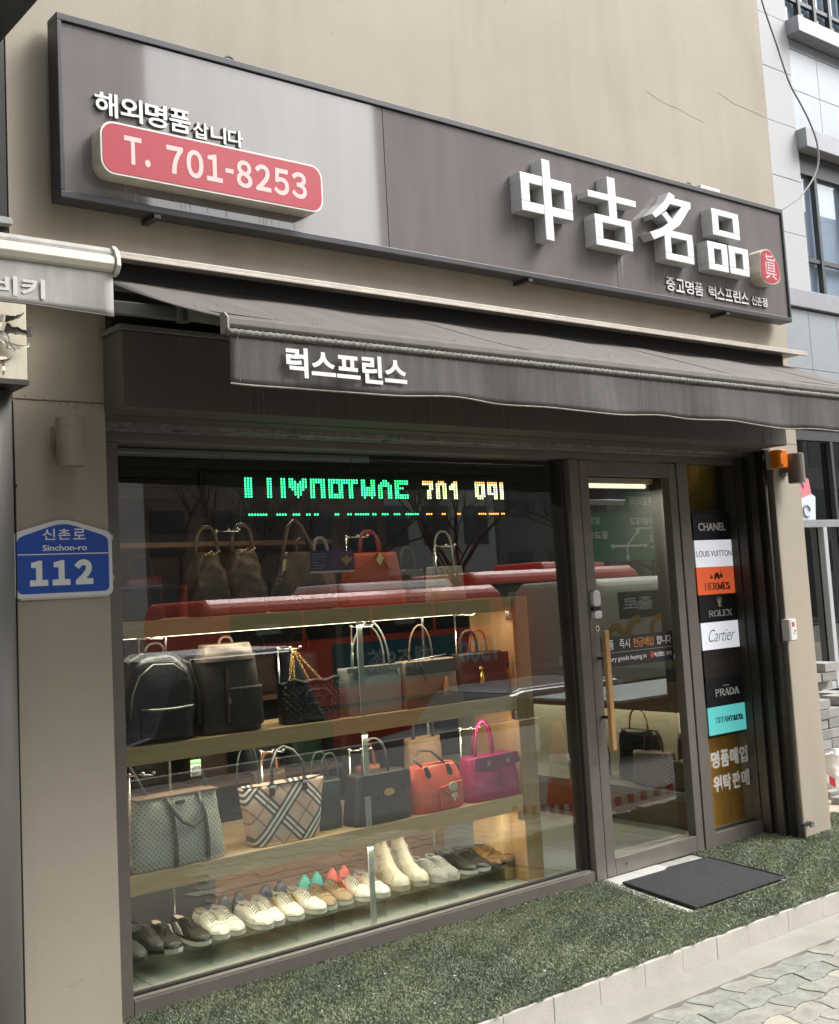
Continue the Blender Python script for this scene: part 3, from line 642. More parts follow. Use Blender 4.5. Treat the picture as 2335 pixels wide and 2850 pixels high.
MB().prism([(1.536, 2.68), (1.552, 2.682), (1.55, 2.655), (1.558, 2.648), (1.536, 2.645)], -.3, -.292).build("tape", FRAMED, ts)

# ------------------------------------------------------------ wall lamps, plate, alarm, box
LM = mat("lamp_brown", (.185, .16, .135), .5, .3, var=.1, vscale=12)
def lamp(x, yc, z0, z1, label, lm):
    t = thing("wall_lamp", label, "wall lamp", (x, 0, z0), "cylinder wall lamps beside the shopfront")
    r = .053; h = z1-z0
    MB().lathe((x, yc, z0), [(r*.9, .0), (r, .0), (r, h*.78)], 28).build("shade", lm, t, smooth=False)
    MB().lathe((x, yc, z0), [(r, h*.785), (r, h), (r*.96, h+.002)], 28).build("cap", lm, t)
    B(x-.036, x+.036, -.018, -.001, z0+.055, z0+.165).build("backplate", lm, t, bevel=.002)
    B(x-.018, x+.018, yc, -.018, z0+.075, z0+.145).build("arm", lm, t)
    for o in t.children: pass
    return t
lamp(1.775, -.095, 2.205, 2.392, "taupe cylinder wall lamp above the blue address plate", mat("lamp_taupe", (.30, .265, .215), .55, .1, var=.08, vscale=12))
lamp(6.63, -.10, 2.205, 2.392, "dark cylinder wall lamp on the right pillar beside the orange siren", LM)
pt = thing("address_plate", "blue and white house-number plate reading Sinchon-ro 112 on the left pillar", "sign", (1.77, -.012, 1.71))
def plate(d):
    x0, x1 = 1.573+d, 1.971-d; zb = 1.711+d; zs = 1.955-d*1.1; za = 2.006-d*1.1; r = .018
    p = [(x0+r, zb), (x1-r, zb), (x1-r*.3, zb+r*.3), (x1, zb+r), (x1, zs-r), (x1-r*.4, zs-r*.1), (x1-r*1.4, zs+.008)]
    p += [(1.772+.05, za-.008), (1.772+.02, za-.001), (1.772, za), (1.772-.02, za-.001), (1.772-.05, za-.008)]
    p += [(x0+r*1.4, zs+.008), (x0+r*.4, zs-r*.1), (x0, zs-r), (x0, zb+r), (x0+r*.3, zb+r*.3)]
    return p
MB().prism(plate(0), -.014, -.003).build("plate_rim", mat("plate_white", (.72, .74, .76), .35), pt, bevel=.0015)
MB().prism(plate(.0155), -.0155, -.0142).build("plate_face", mat("plate_blue", (.006, .075, .42), .35), pt)
PW = mat("plate_lettering", (.80, .82, .80), .4)
B(1.5905, 1.9535, -.0163, -.0156, 1.8725, 1.8765).build("rule", PW, pt)
letters("신촌로", 1.684, 1.866, 1.929, 1.971, -.0156, PW, pt, .012, .0008, .18, "lettering")
text("Sinchon-ro", 1.688, 1.866, 1.887, 1.910, -.0156, PW, pt, bold=.02); fw("112", 1.636, 1.888, 1.755, 1.852, -.0156, PW, pt, .065, sp=.16)
for (a, b) in ((1.569, 1.925), (1.969, 1.925), (1.569, 1.75), (1.969, 1.765)): B(a, a+.007, -.016, -.002, b, b+.02).build("clip", mat("yellowed_clip", (.6, .57, .42), .5), pt)
B(1.60, 1.95, -.012, -.003, 1.704, 1.7105).build("clip", MATS["yellowed_clip"], pt)
sr = thing("alarm_siren", "orange plastic alarm siren at the top of the right pillar", "alarm", (6.5, 0, 2.3))
OR = mat("orange_plastic", (.75, .19, .01), .3, var=.12, vscale=20)
MB().prismz([(6.462, -.085), (6.475, -.098), (6.55, -.098), (6.56, -.085), (6.56, -.03), (6.462, -.03)], 2.303, 2.417).build("lens", OR, sr, bevel=.004)
B(6.455, 6.555, -.029, -.002, 2.30, 2.42).build("base", mat("grey_plastic", (.35, .35, .33), .5), sr)
for q in (2.312, 2.398): B(6.476, 6.496, -.0995, -.0975, q, q+.012).build("screw", RUB, sr)
bx = thing("card_reader", "small white alarm key box with a red window on the right pillar", "control box", (6.5, 0, 1.21))
B(6.47, 6.552, -.055, -.001, 1.215, 1.35).build("body", mat("off_white_box", (.52, .52, .50), .45), bx, bevel=.005)
B(6.484, 6.546, -.0575, -.0552, 1.22, 1.345).build("faceplate", mat("white_face", (.72, .72, .70), .4), bx, bevel=.001)
B(6.500, 6.526, -.059, -.0576, 1.302, 1.33).build("display", mat("red_display", (.45, .12, .12), .3), bx)
B(6.52, 6.535, -.059, -.0576, 1.272, 1.28).build("button", BLACK, bx); B(6.506, 6.532, -.059, -.0576, 1.257, 1.262).build("button", MATS["grey_plastic"], bx)
cbl = thing("hanging_cable", "thin grey cable looping down to the sign's upper right corner", "cable", (6.71, -.1, 4.01))
def smooth_pts(pts, n=8):
    out = []; P = [Vector(p) for p in pts]; P = [P[0]*2-P[1]]+P+[P[-1]*2-P[-2]]
    for i in range(1, len(P)-2):
        for k in range(n):
            t = k/n; a, b, c, d = P[i-1:i+3]
            out.append(.5*((2*b)+(-a+c)*t+(2*a-5*b+4*c-d)*t*t+(-a+3*b-3*c+d)*t**3))
    out.append(P[-2]); return out
MB().tube(smooth_pts([(6.64, -.1, 5.75), (6.719, -.1, 5.47), (6.79, -.1, 5.31), (6.85, -.1, 5.19), (6.915, -.1, 5.04), (6.976, -.1, 4.93), (7.10, -.1, 4.80), (7.165, -.1, 4.72), (7.225, -.1, 4.62), (7.242, -.1, 4.54), (7.235, -.1, 4.45), (7.19, -.1, 4.36), (7.10, -.1, 4.26), (6.95, -.1, 4.14), (6.70, -.1, 4.005)]), .0065, 6).build("wire", mat("grey_wire", (.22, .22, .22), .5), cbl, smooth=True)

# ------------------------------------------------------------ display shelf behind the glass
sh = thing("display_shelf", "pale wooden three-tier display shelf full of bags behind the window", "shelf", (3.4, .6, .04))
def board(z0, z1): B(2.19, 4.563, .442, .80, z0, z1).build("shelf_board", WOOD, sh, bevel=.002)
board(.425, .508); board(.970, 1.048); board(1.516, 1.590)
B(2.12, 2.188, .442, .80, .0415, 1.59).build("side_panel", WOOD, sh, bevel=.002)
B(4.565, 4.688, .440, .80, .0415, 1.592).build("side_panel", mat("panel_wood", (.46, .29, .14), .45, var=.12, vscale=5, stretch=(10, 4, 1)), sh, bevel=.002)
B(4.5, 4.5645, .56, .80, .0415, .424).build("side_panel", WOOD, sh)
for (z0, z1) in ((.0415, .4245), (.509, .969), (1.0485, 1.5155)):
    B(3.490, 3.522, .446, .452, z0, z1).build("clear_post", mat("frosted_edge", (.55, .58, .54), .2, alpha=.75), sh)
    B(4.545, 4.5645, .445, .475, z1-.05, z1-.002).build("hinge", CHROME, sh)
    MB().tube([(2.6, .79, z0), (2.6, .79, z1)], .008, 6).tube([(4.2, .79, z0), (4.2, .79, z1)], .008, 6).build("rod", CHROME, sh)
for z in (.424, .969, 1.5155):
    B(2.3, 4.5, .75, .77, z-.012, z-.001).build("light_strip", mat("warm_led", (1, .9, .7), emit=(1, .80, .55), estr=2.5), sh)
    al = bpy.data.lights.new("shelf_light", 'AREA'); al.shape = 'RECTANGLE'; al.size = 2.2; al.size_y = .05; al.energy = 2.9; al.color = (1, .87, .70)
    ao = bpy.data.objects.new("shelf_light", al); COL.objects.link(ao); ao.location = (3.4, .462, z-.010); ao.rotation_euler = (rad(22), 0, 0)
# small T stands with balls
def stand(x, z0, h, y=.58):
    mb = MB(); mb.tube([(x, y, z0), (x, y, z0+h)], .005, 6); mb.tube([(x, y, z0+h), (x+.09, y-.06, z0+h-.005)], .0045, 6)
    for t in (0, .55, 1): mb.lathe((x+.09*t, y-.06*t, z0+h-.004), [(0, 0), (.009, .004), (.009, .012), (0, .016)], 8)
    mb.build("bag_stand", CHROME, sh, smooth=True)
for a in ((3.10, 1.049, .36), (3.55, 1.049, .44), (4.26, 1.049, .46), (2.36, 1.049, .46), (2.24, .509, .42, .47), (2.98, .509, .42), (3.50, .509, .36), (4.25, .509, .38), (2.78, 1.591, .4), (3.55, 1.591, .36), (4.15, 1.591, .3)): stand(*a)

LBK = mat("black_leather", (.012, .012, .013), .28, var=.3, vscale=8, bump=.25, bscale=70)
LBG = mat("grained_black_leather", (.022, .022, .022), .45, bump=.4, bscale=160)
LBR = mat("brown_leather", (.10, .055, .032), .40, var=.25, vscale=9, bump=.3, bscale=60)
LTAN = mat("tan_leather", (.42, .20, .075), .42, var=.12, vscale=10)
GOLD = mat("gold", (.85, .58, .22), .25, 1)
def loft(w0, w1, d0, d1, h, e=3.2, bulge=.10, n=36, nz=16, wr=.0, rt=.12, top_w=None, seed=0, profile=None, quilt=0):
    """closed bag body: width/depth change with height; wr = wrinkle size"""
    rg = random.Random(seed); ph = [rg.uniform(0, 6) for _ in range(6)]
    mb = MB(); rows = []
    for j in range(nz+1):
        v = j/nz; w = w0+(w1-w0)*v; d = (d0+(d1-d0)*v)*(1+bulge*math.sin(math.pi*v))
        if profile: k = profile(v); w *= k; d *= .35+.65*k
        rows.append((v*h, w/2, d/2))
    rows = [(0, .02*w0, .02*d0), (0, w0*.47, d0*.44), (.004, w0*.495, d0*.49)]+rows[1:]
    z, w, d = rows[-1]; rows += [(z-.002, w*.96, d*.86), (z-.012, w*.5, d*.3), (z-.014, .001, .001)]
    def fn(u, jj):
        z, w, d = rows[jj]; t = 2*math.pi*u; c, s = math.cos(t), math.sin(t)
        x = w*math.copysign(abs(c)**(2/e), c); y = d*math.copysign(abs(s)**(2/e), s)
        k = min(1, z/h*3)*(w > .1*w0)
        y += wr*k*(math.sin(x*38+z*22+ph[0])+.6*math.sin(x*75-z*55+ph[1])+.4*math.sin(z*110+x*30+ph[2]))
        x += wr*.5*k*math.sin(z*45+ph[3])
        if quilt and s < 0 and 0 < z < h: y -= quilt*abs(math.sin((x+z)*math.pi/.034)*math.sin((x-z)*math.pi/.034))**.6
        return (x, y, z)
    m = len(rows); vs = [fn(i/n, j) for j in range(m) for i in range(n)]
    mb.add(vs, [(j*n+i, j*n+(i+1) % n, (j+1)*n+(i+1) % n, (j+1)*n+i) for j in range(m-1) for i in range(n)])
    return mb
def shifted(mb, p, rz=0):
    c, s = math.cos(rz), math.sin(rz); mb.v = [(p[0]+a*c-b*s, p[1]+a*s+b*c, p[2]+z) for a, b, z in mb.v]; return mb
def arch(x0, x1, y, z0, h, lean=0, n=14, sq=.75):
    return [(x0+(x1-x0)*(.5-.5*math.copysign(abs(math.cos(math.pi*k/n))**sq, math.cos(math.pi*k/n))), y+lean*math.sin(math.pi*k/n), z0+h*math.sin(math.pi*k/n)**.8) for k in range(n+1)]
def bag(label, x, y, z, grp=None, cat="handbag", name="handbag"): return thing(name, label, cat, (x, y, z), grp)
def P(t, mb, nm, m, smooth=True, bevel=0, **k):
    """mb given relative to thing t"""
    return shifted(mb, t.location).build(nm, m, t, smooth=smooth, bevel=bevel, **k)

# --- middle tier (z 1.048)
t = bag("shiny black leather backpack, leftmost on the middle tier", 2.42, .55, 1.049, cat="backpack", name="backpack")
prof = lambda v: 1 if v < .6 else max(.28, math.sqrt(max(0, 1-((v-.6)/.42)**2)))
P(t, loft(.36, .37, .17, .15, .395, profile=prof, wr=.004, seed=1, bulge=.15), "body", LBK)
P(t, loft(.24, .25, .05, .05, .13, wr=.003, seed=2), "pocket", LBK).location = (0, -.085, .02)
P(t, MB().tube([(-.12, -.108, .155), (-.04, -.113, .148), (.05, -.113, .147), (.13, -.108, .153)], .005, 6), "zip", mat("silver_zip", (.5, .5, .47), .3, 1))
P(t, MB().tube([(-.165, -.085, .12), (-.155, -.09, .22), (-.12, -.092, .30), (-.05, -.088, .345), (.05, -.085, .34), (.12, -.085, .29)], .004, 6), "zip", MATS["silver_zip"])
P(t, MB().tube(arch(-.045, .045, 0, .385, .05), .009, 8), "handle", LBK)
P(t, MB().tube([(-.10, .06, .37), (-.19, -.02, .30), (-.205, -.05, .18), (-.17, -.06, .06)], .016, 8, flat=.5), "strap", LBK)
P(t, MB().tube([(.10, .06, .37), (.17, -.0, .33), (.195, -.03, .2), (.18, -.06, .06)], .016, 8, flat=.5), "strap", LBK)
t = bag("dark brown monogram backpack with a paler brown flap beside the shiny black one", 2.785, .55, 1.049, cat="backpack", name="backpack")
MONO = mat_dots("dark_monogram", .034, (.030, .022, .017), (.042, .032, .024), .2, 0, .5)
P(t, loft(.335, .30, .16, .14, .36, wr=.0025, seed=3, bulge=.12), "body", MONO)
P(t, loft(.18, .175, .04, .04, .18, wr=.001, seed=4), "pocket", MONO).location = (.055, -.085, .03)
P(t, loft(.29, .25, .165, .11, .085, wr=.004, seed=5, e=3), "flap", mat("flap_brown", (.115, .085, .058), .45, var=.2, vscale=14)).location = (-.01, -.012, .325)
P(t, MB().tube(arch(-.03, .04, 0, .40, .04), .008, 8), "handle", LBR)
P(t, MB().box(-.05, -.03, -.093, -.088, .05, .30).box(-.047, -.033, -.098, -.093, .13, .17), "strap", LBR, False)
P(t, MB().box(-.046, -.034, -.102, -.098, .135, .165), "buckle", CHROME, False, .001)
t = bag("black quilted bag with gold chain handles and raised interlocking rings", 3.235, .53, 1.049)
P(t, loft(.335, .345, .11, .085, .20, n=120, nz=56, quilt=.010, bulge=.1, seed=6), "body", LBK)
def ring_arc(cx, cz, r, a0, a1, y): return [(cx+r*math.cos(rad(a)), y-.002*math.sin(rad(a)), cz+r*math.sin(rad(a))) for a in np.linspace(a0, a1, 18)]
P(t, MB().tube(ring_arc(-.018, .105, .052, 50, 310, -.070), .0045, 6), "emblem", LBK)
P(t, MB().tube(ring_arc(.028, .105, .052, -130, 130, -.071), .0045, 6), "emblem", LBK)
def chain(mb, pts, r=.006, th=.0016):
    pts = [Vector(p) for p in pts]
    for i in range(len(pts)-1):
        d = (pts[i+1]-pts[i]); c = (pts[i]+pts[i+1])/2; dn = d.normalized()
        a = dn.cross(Vector((0, 1, 0)) if i % 2 else Vector((1, 0, 0))).normalized(); l = d.length*.62
        mb.tube([c+dn*math.cos(q)*l+a*math.sin(q)*r for q in np.linspace(0, 2*math.pi, 9)], th, 4, cap=False)
    return mb
def lerp_pts(a, b, n, sag=0): return [tuple(Vector(a).lerp(Vector(b), k/n)+Vector((0, 0, -sag*math.sin(math.pi*k/n)))) for k in range(n+1)]
mb = MB(); apex = (-.085, -.01, .355)
for bx_ in (-.14, -.11, -.02, .05): chain(mb, lerp_pts((bx_, -.05, .195), (apex[0]+.004*bx_*10, apex[1], apex[2]), 14))
P(t, mb, "chain_handle", GOLD, kind="stuff")
P(t, MB().tube([(-.15, -.045, .20), (-.12, -.058, .21), (-.06, -.06, .19), (.0, -.058, .2), (.06, -.06, .19), (.12, -.055, .205), (.155, -.04, .20)], .010, 8), "trim", LBK)
t = bag("grey chevron-canvas tote with thin grey handles on the middle tier", 3.615, .53, 1.049, cat="tote bag", name="tote_bag")
P(t, loft(.35, .36, .12, .10, .235, e=5, wr=.0015, seed=7, bulge=.05), "body", mat_weave("grey_chevron_canvas", .011, (.20, .21, .20), (.50, .51, .49), .5))
P(t, MB().box(-.178, .178, -.056, -.05, .215, .238), "trim", mat("grey_leather", (.20, .20, .18), .5), False, .002)
P(t, MB().tube(arch(-.10, .10, -.045, .235, .235, .03, sq=1.2), .0055, 6), "handle", MATS["grey_leather"])
P(t, MB().tube(arch(-.08, .13, .04, .235, .21, .0, sq=1.2), .0055, 6), "handle", MATS["grey_leather"])
t = bag("taupe handbag with brown flap, tassel and thin chain on the middle tier", 3.985, .53, 1.049)
TP = mat("taupe_leather", (.36, .27, .19), .45, var=.1); DKB = mat("dark_brown_leather", (.16, .10, .065), .45, var=.12)
P(t, loft(.385, .36, .13, .10, .24, e=5, wr=.002, seed=8, bulge=.06), "body", TP)
P(t, MB().prism([(-.19, .0), (.195, .0), (.193, .055), (.06, .075), (-.19, .05)], -.078, -.070), "flap", DKB, False, .002)
P(t, MB().prism([(-.185, .17), (.18, .17), (.175, .238), (-.18, .238)], -.069, -.062), "flap", DKB, False, .002)
P(t, MB().lathe((.075, -.085, .045), [(.022, 0), (.018, .05), (.008, .085), (.003, .10)], 10), "tassel", LTAN)
P(t, chain(MB(), lerp_pts((-.09, -.075, .235), (-.06, -.078, .13), 10, -.0)), "chain", mat("dark_chain", (.1, .09, .07), .3, 1))
P(t, MB().tube(arch(-.12, .04, -.02, .235, .19, sq=1.1), .005, 6), "handle", DKB)
P(t, MB().tube([(-.13, -.06, .245), (.10, -.06, .262)], .003, 5), "handle", CHROME)
t = bag("black trapeze handbag with tall reddish handles, rightmost on the middle tier", 4.375, .54, 1.049)
P(t, loft(.40, .33, .15, .10, .25, e=4, wr=.003, seed=9, bulge=.12), "body", LBG)
P(t, MB().prism([(-.165, .245), (-.17, .15), (0, .13), (.16, .15), (.16, .245)], -.083, -.074), "flap", LBK, False, .002)
P(t, MB().tube(arch(-.11, .02, .02, .24, .13), .009, 8), "handle", LBK); P(t, MB().tube(arch(-.02, .11, .04, .24, .13), .007, 8), "handle", mat("red_brown_leather", (.25, .04, .02), .4))
P(t, MB().lathe((-.055, -.09, .09), [(.02, 0), (.014, .035), (.006, .06)], 8).box(-.07, -.04, -.094, -.085, .155, .175), "charm", GOLD)
# --- lower tier (z .508)
t = bag("large beige monogram tote with dark straps, leftmost on the lower tier", 2.475, .53, .509, cat="tote bag", name="tote_bag")
GGM = mat_dots("beige_monogram_canvas", .023, (.055, .055, .045), (.52, .53, .46), .38, 0, .5)
P(t, loft(.49, .41, .17, .10, .305, e=4, wr=.0028, seed=10, bulge=.10, n=48), "body", GGM)
P(t, MB().box(-.205, .205, -.056, .05, .297, .308), "trim", MATS["dark_brown_leather"], False, .003)
for q in (-.052, .105): P(t, MB().tube([(q-.004, -.058, .30), (q+.012, -.085, .2), (q+.016, -.098, .10), (q+.02, -.090, .008)], .011, 6, flat=1.0), "strap", mat("olive_leather", (.028, .026, .02), .5))
P(t, MB().tube([(-.055, -.064, .295), (-.045, -.085, .25), (-.01, -.11, .195), (.04, -.118, .168), (.085, -.112, .19), (.105, -.09, .24), (.10, -.064, .295)], .0085, 8), "handle", LBK)
P(t, MB().tube([(-.11, .04, .305), (-.15, .045, .38), (-.19, .045, .455), (-.21, .045, .46)], .011, 8), "handle", LBG)
P(t, MB().tube([(.20, .04, .30), (.17, .045, .38), (.13, .045, .455), (.09, .045, .47)], .011, 8), "handle", LBG)
for q in (-.055, .10): P(t, MB().lathe((q, -.068, .288), [(.004, 0), (.006, .004), (.004, .008)], 8), "ring", CHROME)
P(t, MB().prism(rrect(-.015, .03, .262, .280, .005), -.064, -.058), "logo_patch", MATS["olive_leather"], False)
t = bag("pink beige plaid tote with black buckled handles on the lower tier", 3.055, .53, .509, cat="tote bag", name="tote_bag")
b_ = loft(.365, .465, .14, .09, .275, e=4, wr=.002, seed=11, bulge=.06, n=48)
P(t, b_, "body", mat_plaid())
P(t, MB().tube([(-.235, -.03, .276), (-.1, -.045, .272), (.1, -.045, .272), (.235, -.03, .280)], .004, 5), "trim", LBK)
for q in (-.088, .098): P(t, MB().box(q-.013, q+.013, -.062, -.050, .225, .285), "strap_tab", LBK, False, .004)
P(t, MB().tube([(-.088, -.055, .28), (-.082, -.05, .36), (-.045, -.03, .425), (.0, -.02, .445), (.05, -.03, .42), (.09, -.05, .36), (.098, -.055, .28)], .0095, 8), "handle", LBK)
for q in (-.088, .098): P(t, MB().box(q-.016, q+.016, -.066, -.062, .262, .272), "buckle", CHROME, False, .001)
P(t, MB().tube(arch(-.22, -.10, .04, .27, .19), .006, 6), "handle", mat("dark_green_leather", (.02, .035, .025), .4))
t = bag("small tan-handled brown bag standing behind the plaid tote", 3.075, .68, .509)
P(t, loft(.2, .18, .08, .07, .31, wr=.002, seed=12), "body", LBR); P(t, MB().tube(arch(-.05, .04, -.02, .31, .09), .007, 8), "handle", LTAN)
t = bag("dark green slouchy bag between the plaid tote and black satchel", 3.345, .60, .509)
P(t, loft(.17, .17, .12, .10, .24, wr=.005, seed=13), "body", mat("bottle_green_leather", (.012, .03, .02), .35, var=.2)); P(t, MB().tube(arch(-.07, .03, 0, .235, .14), .006, 6), "handle", MATS["dark_green_leather"]); P(t, MB().tube(arch(-.03, .07, -.03, .235, .13), .006, 6), "handle", MATS["dark_green_leather"])
t = bag("black leather satchel with an oval gold lock on its flap", 3.622, .53, .509)
P(t, loft(.37, .31, .16, .12, .245, e=5, wr=.002, seed=14, bulge=.08), "body", LBG)
P(t, MB().prism([(-.155, .246), (-.16, .15), (-.055, .140), (-.05, .11), (.07, .11), (.075, .14), (.16, .15), (.155, .246)], -.088, -.078), "flap", mat("soft_black_leather", (.02, .018, .016), .5), False, .003)
P(t, MB().prism([(.012+.033*math.cos(a), .150+.018*math.sin(a)) for a in np.linspace(0, 6.283, 20, endpoint=False)], -.093, -.088), "lock", GOLD, False, .001)
P(t, MB().tube(arch(-.115, .045, -.05, .245, .17, .02, sq=.9), .007, 8), "handle", LBG); P(t, MB().tube(arch(-.06, .10, .03, .245, .16, 0, sq=.9), .007, 8), "handle", LBG)
t = bag("small tan bag with a white price tag behind the black satchel", 3.70, .70, .509)
P(t, loft(.17, .14, .07, .06, .25, seed=15), "body", mat("rust_leather", (.34, .10, .035), .45)); P(t, MB().tube(arch(-.05, .03, -.02, .24, .12), .006, 6), "handle", MATS["rust_leather"])
P(t, MB().prism([(.035, .20), (.062, .215), (.082, .16), (.055, .147)], -.055, -.053), "price_tag", WHITE, False)
t = bag("coral red doctor bag with black handles and a cream clasp", 3.995, .53, .509)
COR = mat("coral_leather", (.74, .10, .04), .42, var=.06, vscale=9, bump=.2, bscale=90)
cprof = lambda v: 1 if v < .55 else (1-.22*((v-.55)/.45)**2)
P(t, loft(.355, .345, .17, .10, .235, profile=cprof, wr=.003, seed=16, bulge=.12), "body", COR)
P(t, MB().tube([(-.165, -.0, .175), (-.13, -.02, .222), (0, -.035, .238), (.13, -.02, .23), (.165, 0, .19)], .006, 6), "piping", LBK)
P(t, MB().prism([(-.03, .01), (.125, .02), (.125, .145), (-.03, .125)], -.101, -.088), "pocket", COR, False, .004)
P(t, MB().tube([(-.03, -.103, .125), (.0, -.104, .095), (.05, -.105, .083), (.125, -.103, .12)], .003, 5), "piping", mat("deep_coral", (.4, .06, .03), .45))
P(t, MB().prism([(.05+.028*math.cos(a), .120+.024*math.sin(a)) for a in np.linspace(0, 6.283, 14, endpoint=False)], -.110, -.102).box(.032, .074, -.112, -.105, .065, .085).prism([(.045, .065), (.063, .065), (.058, .045), (.05, .045)], -.110, -.104), "clasp", mat("cream_enamel", (.72, .66, .45), .35), False, .002)
for q in (-.095, .052): P(t, MB().prism([(q-.022, .235), (q-.004, .238), (q+.022, .19), (q+.010, .172), (q-.012, .185)], -.086, -.074), "handle_tab", LBK, False, .003)
P(t, MB().tube([(-.115, -.06, .235), (-.14, -.03, .27), (-.08, .0, .31), (.0, .0, .30), (.04, -.06, .235)], .007, 8), "handle", LBK)
t = bag("magenta leather handbag with belted flap, rightmost on the lower tier", 4.40, .54, .509)
MAG = mat("magenta_leather", (.42, .012, .12), .42, var=.08, vscale=9, bump=.2, bscale=90)
P(t, loft(.40, .33, .17, .11, .23, e=4, wr=.003, seed=17, bulge=.10), "body", MAG)
P(t, MB().prism([(-.18, .17), (-.165, .235), (.145, .238), (.165, .18), (-.02, .15)], -.094, -.083), "flap", mat("purple_leather", (.22, .015, .11), .42), False, .004)
P(t, MB().prism([(.0, .17), (.035, .16), (.055, .06), (.025, .055)], -.106, -.095), "belt", MAG, False, .002)
for q in (-.085, .055): P(t, MB().box(q, q+.005, -.098, -.09, .185, .215).box(q+.014, q+.019, -.098, -.09, .185, .215), "buckle", CHROME, False)
P(t, MB().tube(arch(-.12, .0, -.04, .235, .18, sq=1.2), .007, 8), "handle", MAG); P(t, MB().tube(arch(-.09, .07, .02, .235, .18, sq=1.2), .007, 8), "handle", mat("dark_magenta", (.16, .008, .06), .4))
t = bag("check-patterned brown bucket bag hanging behind the coral bag", 4.08, .70, .64)
P(t, loft(.25, .23, .09, .07, .22, seed=18, wr=.003), "body", mat("camel_check", (.36, .24, .14), .5, col2=(.22, .13, .08), vscale=9)); P(t, MB().tube(arch(-.08, .06, -.02, .21, .19), .010, 8), "handle", LBK)
# --- top tier (z 1.59)
def hobo(x, lab, sd, w=.19, h=.30):
    t = bag(lab, x, .58, 1.591)
    pf = lambda v: 1-.45*max(0, v-.45)**1.4*2.2
    P(t, loft(w*1.02, w*.92, .16, .10, h, profile=pf, wr=.007, seed=sd, bulge=.2, n=44, nz=22), "body", mat("slouch_brown", (.085, .055, .034), .42, var=.18, vscale=8))
    P(t, MB().tube(arch(-.06, .06, 0, h*.9, .15), .010, 8), "handle", MATS["slouch_brown"])
    mb = MB()
    for k in range(6): mb.lathe((-.035+.014*k, -.055-.004*(k % 2), h*.93+.008*(k % 3)), [(.003, 0), (.006, .006), (.003, .012)], 8)
    P(t, mb, "studs", GOLD)
    return t
hobo(2.725, "smaller slouchy olive brown drawstring bag, left of the pair on the top tier", 20)
hobo(2.92, "larger slouchy olive brown drawstring bag, right of the pair on the top tier", 21, .215, .31)
t = bag("woven brown leather hobo with a tall looped handle on the top tier", 3.25, .58, 1.591)
P(t, loft(.36, .22, .16, .08, .29, wr=.004, seed=22, profile=lambda v: 1-.25*v*v, bulge=.15, n=44), "body", mat_weave("woven_leather", .014, (.035, .022, .015), (.14, .09, .06)))
P(t, MB().tube([(-.11, 0, .22), (-.09, 0, .32), (-.06, 0, .42), (-.02, 0, .455), (.02, 0, .42), (.07, 0, .33), (.10, 0, .22)], .013, 8, flat=.6), "handle", mat("plain_brown_leather", (.12, .075, .045), .45))
P(t, MB().prism([(-.145, .19), (-.125, .20), (-.115, .255), (-.135, .25)], -.06, -.058), "price_tag", mat("cream_tag", (.6, .5, .3), .6), False)
t = bag("orange red structured handbag with a diamond price tag on the top tier", 3.69, .57, 1.591)
P(t, loft(.385, .30, .17, .10, .275, e=4.5, wr=.003, seed=23, bulge=.08), "body", mat("orange_red_leather", (.50, .085, .035), .40, var=.08))
P(t, MB().tube(arch(-.09, .03, -.03, .27, .12), .008, 8), "handle", MATS["red_brown_leather"]); P(t, MB().tube(arch(-.04, .09, .03, .27, .11), .008, 8), "handle", MATS["red_brown_leather"])
P(t, MB().prism([(-.02, .235), (.005, .27), (.03, .24), (.003, .205)], -.078, -.076), "price_tag", mat("yellow_tag", (.75, .66, .35), .5), False)
P(t, MB().tube([(-.005, -.06, .27), (.03, -.08, .22), (.05, -.085, .19), (.075, -.082, .185)], .005, 6), "strap", MATS["red_brown_leather"])
t = bag("black lattice box bag with a blue edge at the left end of the top tier", 2.335, .55, 1.591)
P(t, loft(.22, .22, .12, .12, .14, e=7, seed=24, bulge=0), "body", mat_weave("black_lattice", .022, (.008, .008, .009), (.045, .043, .04))); P(t, MB().box(-.108, .108, -.064, .05, .142, .156), "lid", mat("blue_edge", (.10, .13, .28), .5), False, .004)
t = bag("pale cream handbag with a thin looped handle, right end of the top tier", 4.24, .62, 1.591)
P(t, loft(.26, .22, .12, .09, .19, wr=.003, seed=25), "body", mat("cream_leather", (.42, .38, .30), .45)); P(t, MB().tube(arch(-.07, .07, 0, .185, .20), .006, 8), "handle", MATS["cream_leather"])
t = bag("small dark brown box bag beside the orange red handbag", 3.98, .60, 1.591)
P(t, loft(.13, .13, .10, .09, .18, e=5, seed=26), "body", LBR); P(t, MB().tube(arch(-.05, .05, .02, .175, .13), .005, 6), "handle", LBR)
for (xx, m_, lb_) in ((3.36, LBK, "black arched-handle bag peeking over the notice card"), (3.47, mat("pinkish_leather", (.4, .3, .32), .5), "pinkish handled bag right behind the notice card")):
    t = bag(lb_, xx, .70, 1.591)
    P(t, loft(.16, .13, .07, .06, .26, seed=27), "body", m_); P(t, MB().tube(arch(-.05, .04, 0, .255, .11), .009, 8), "handle", m_)

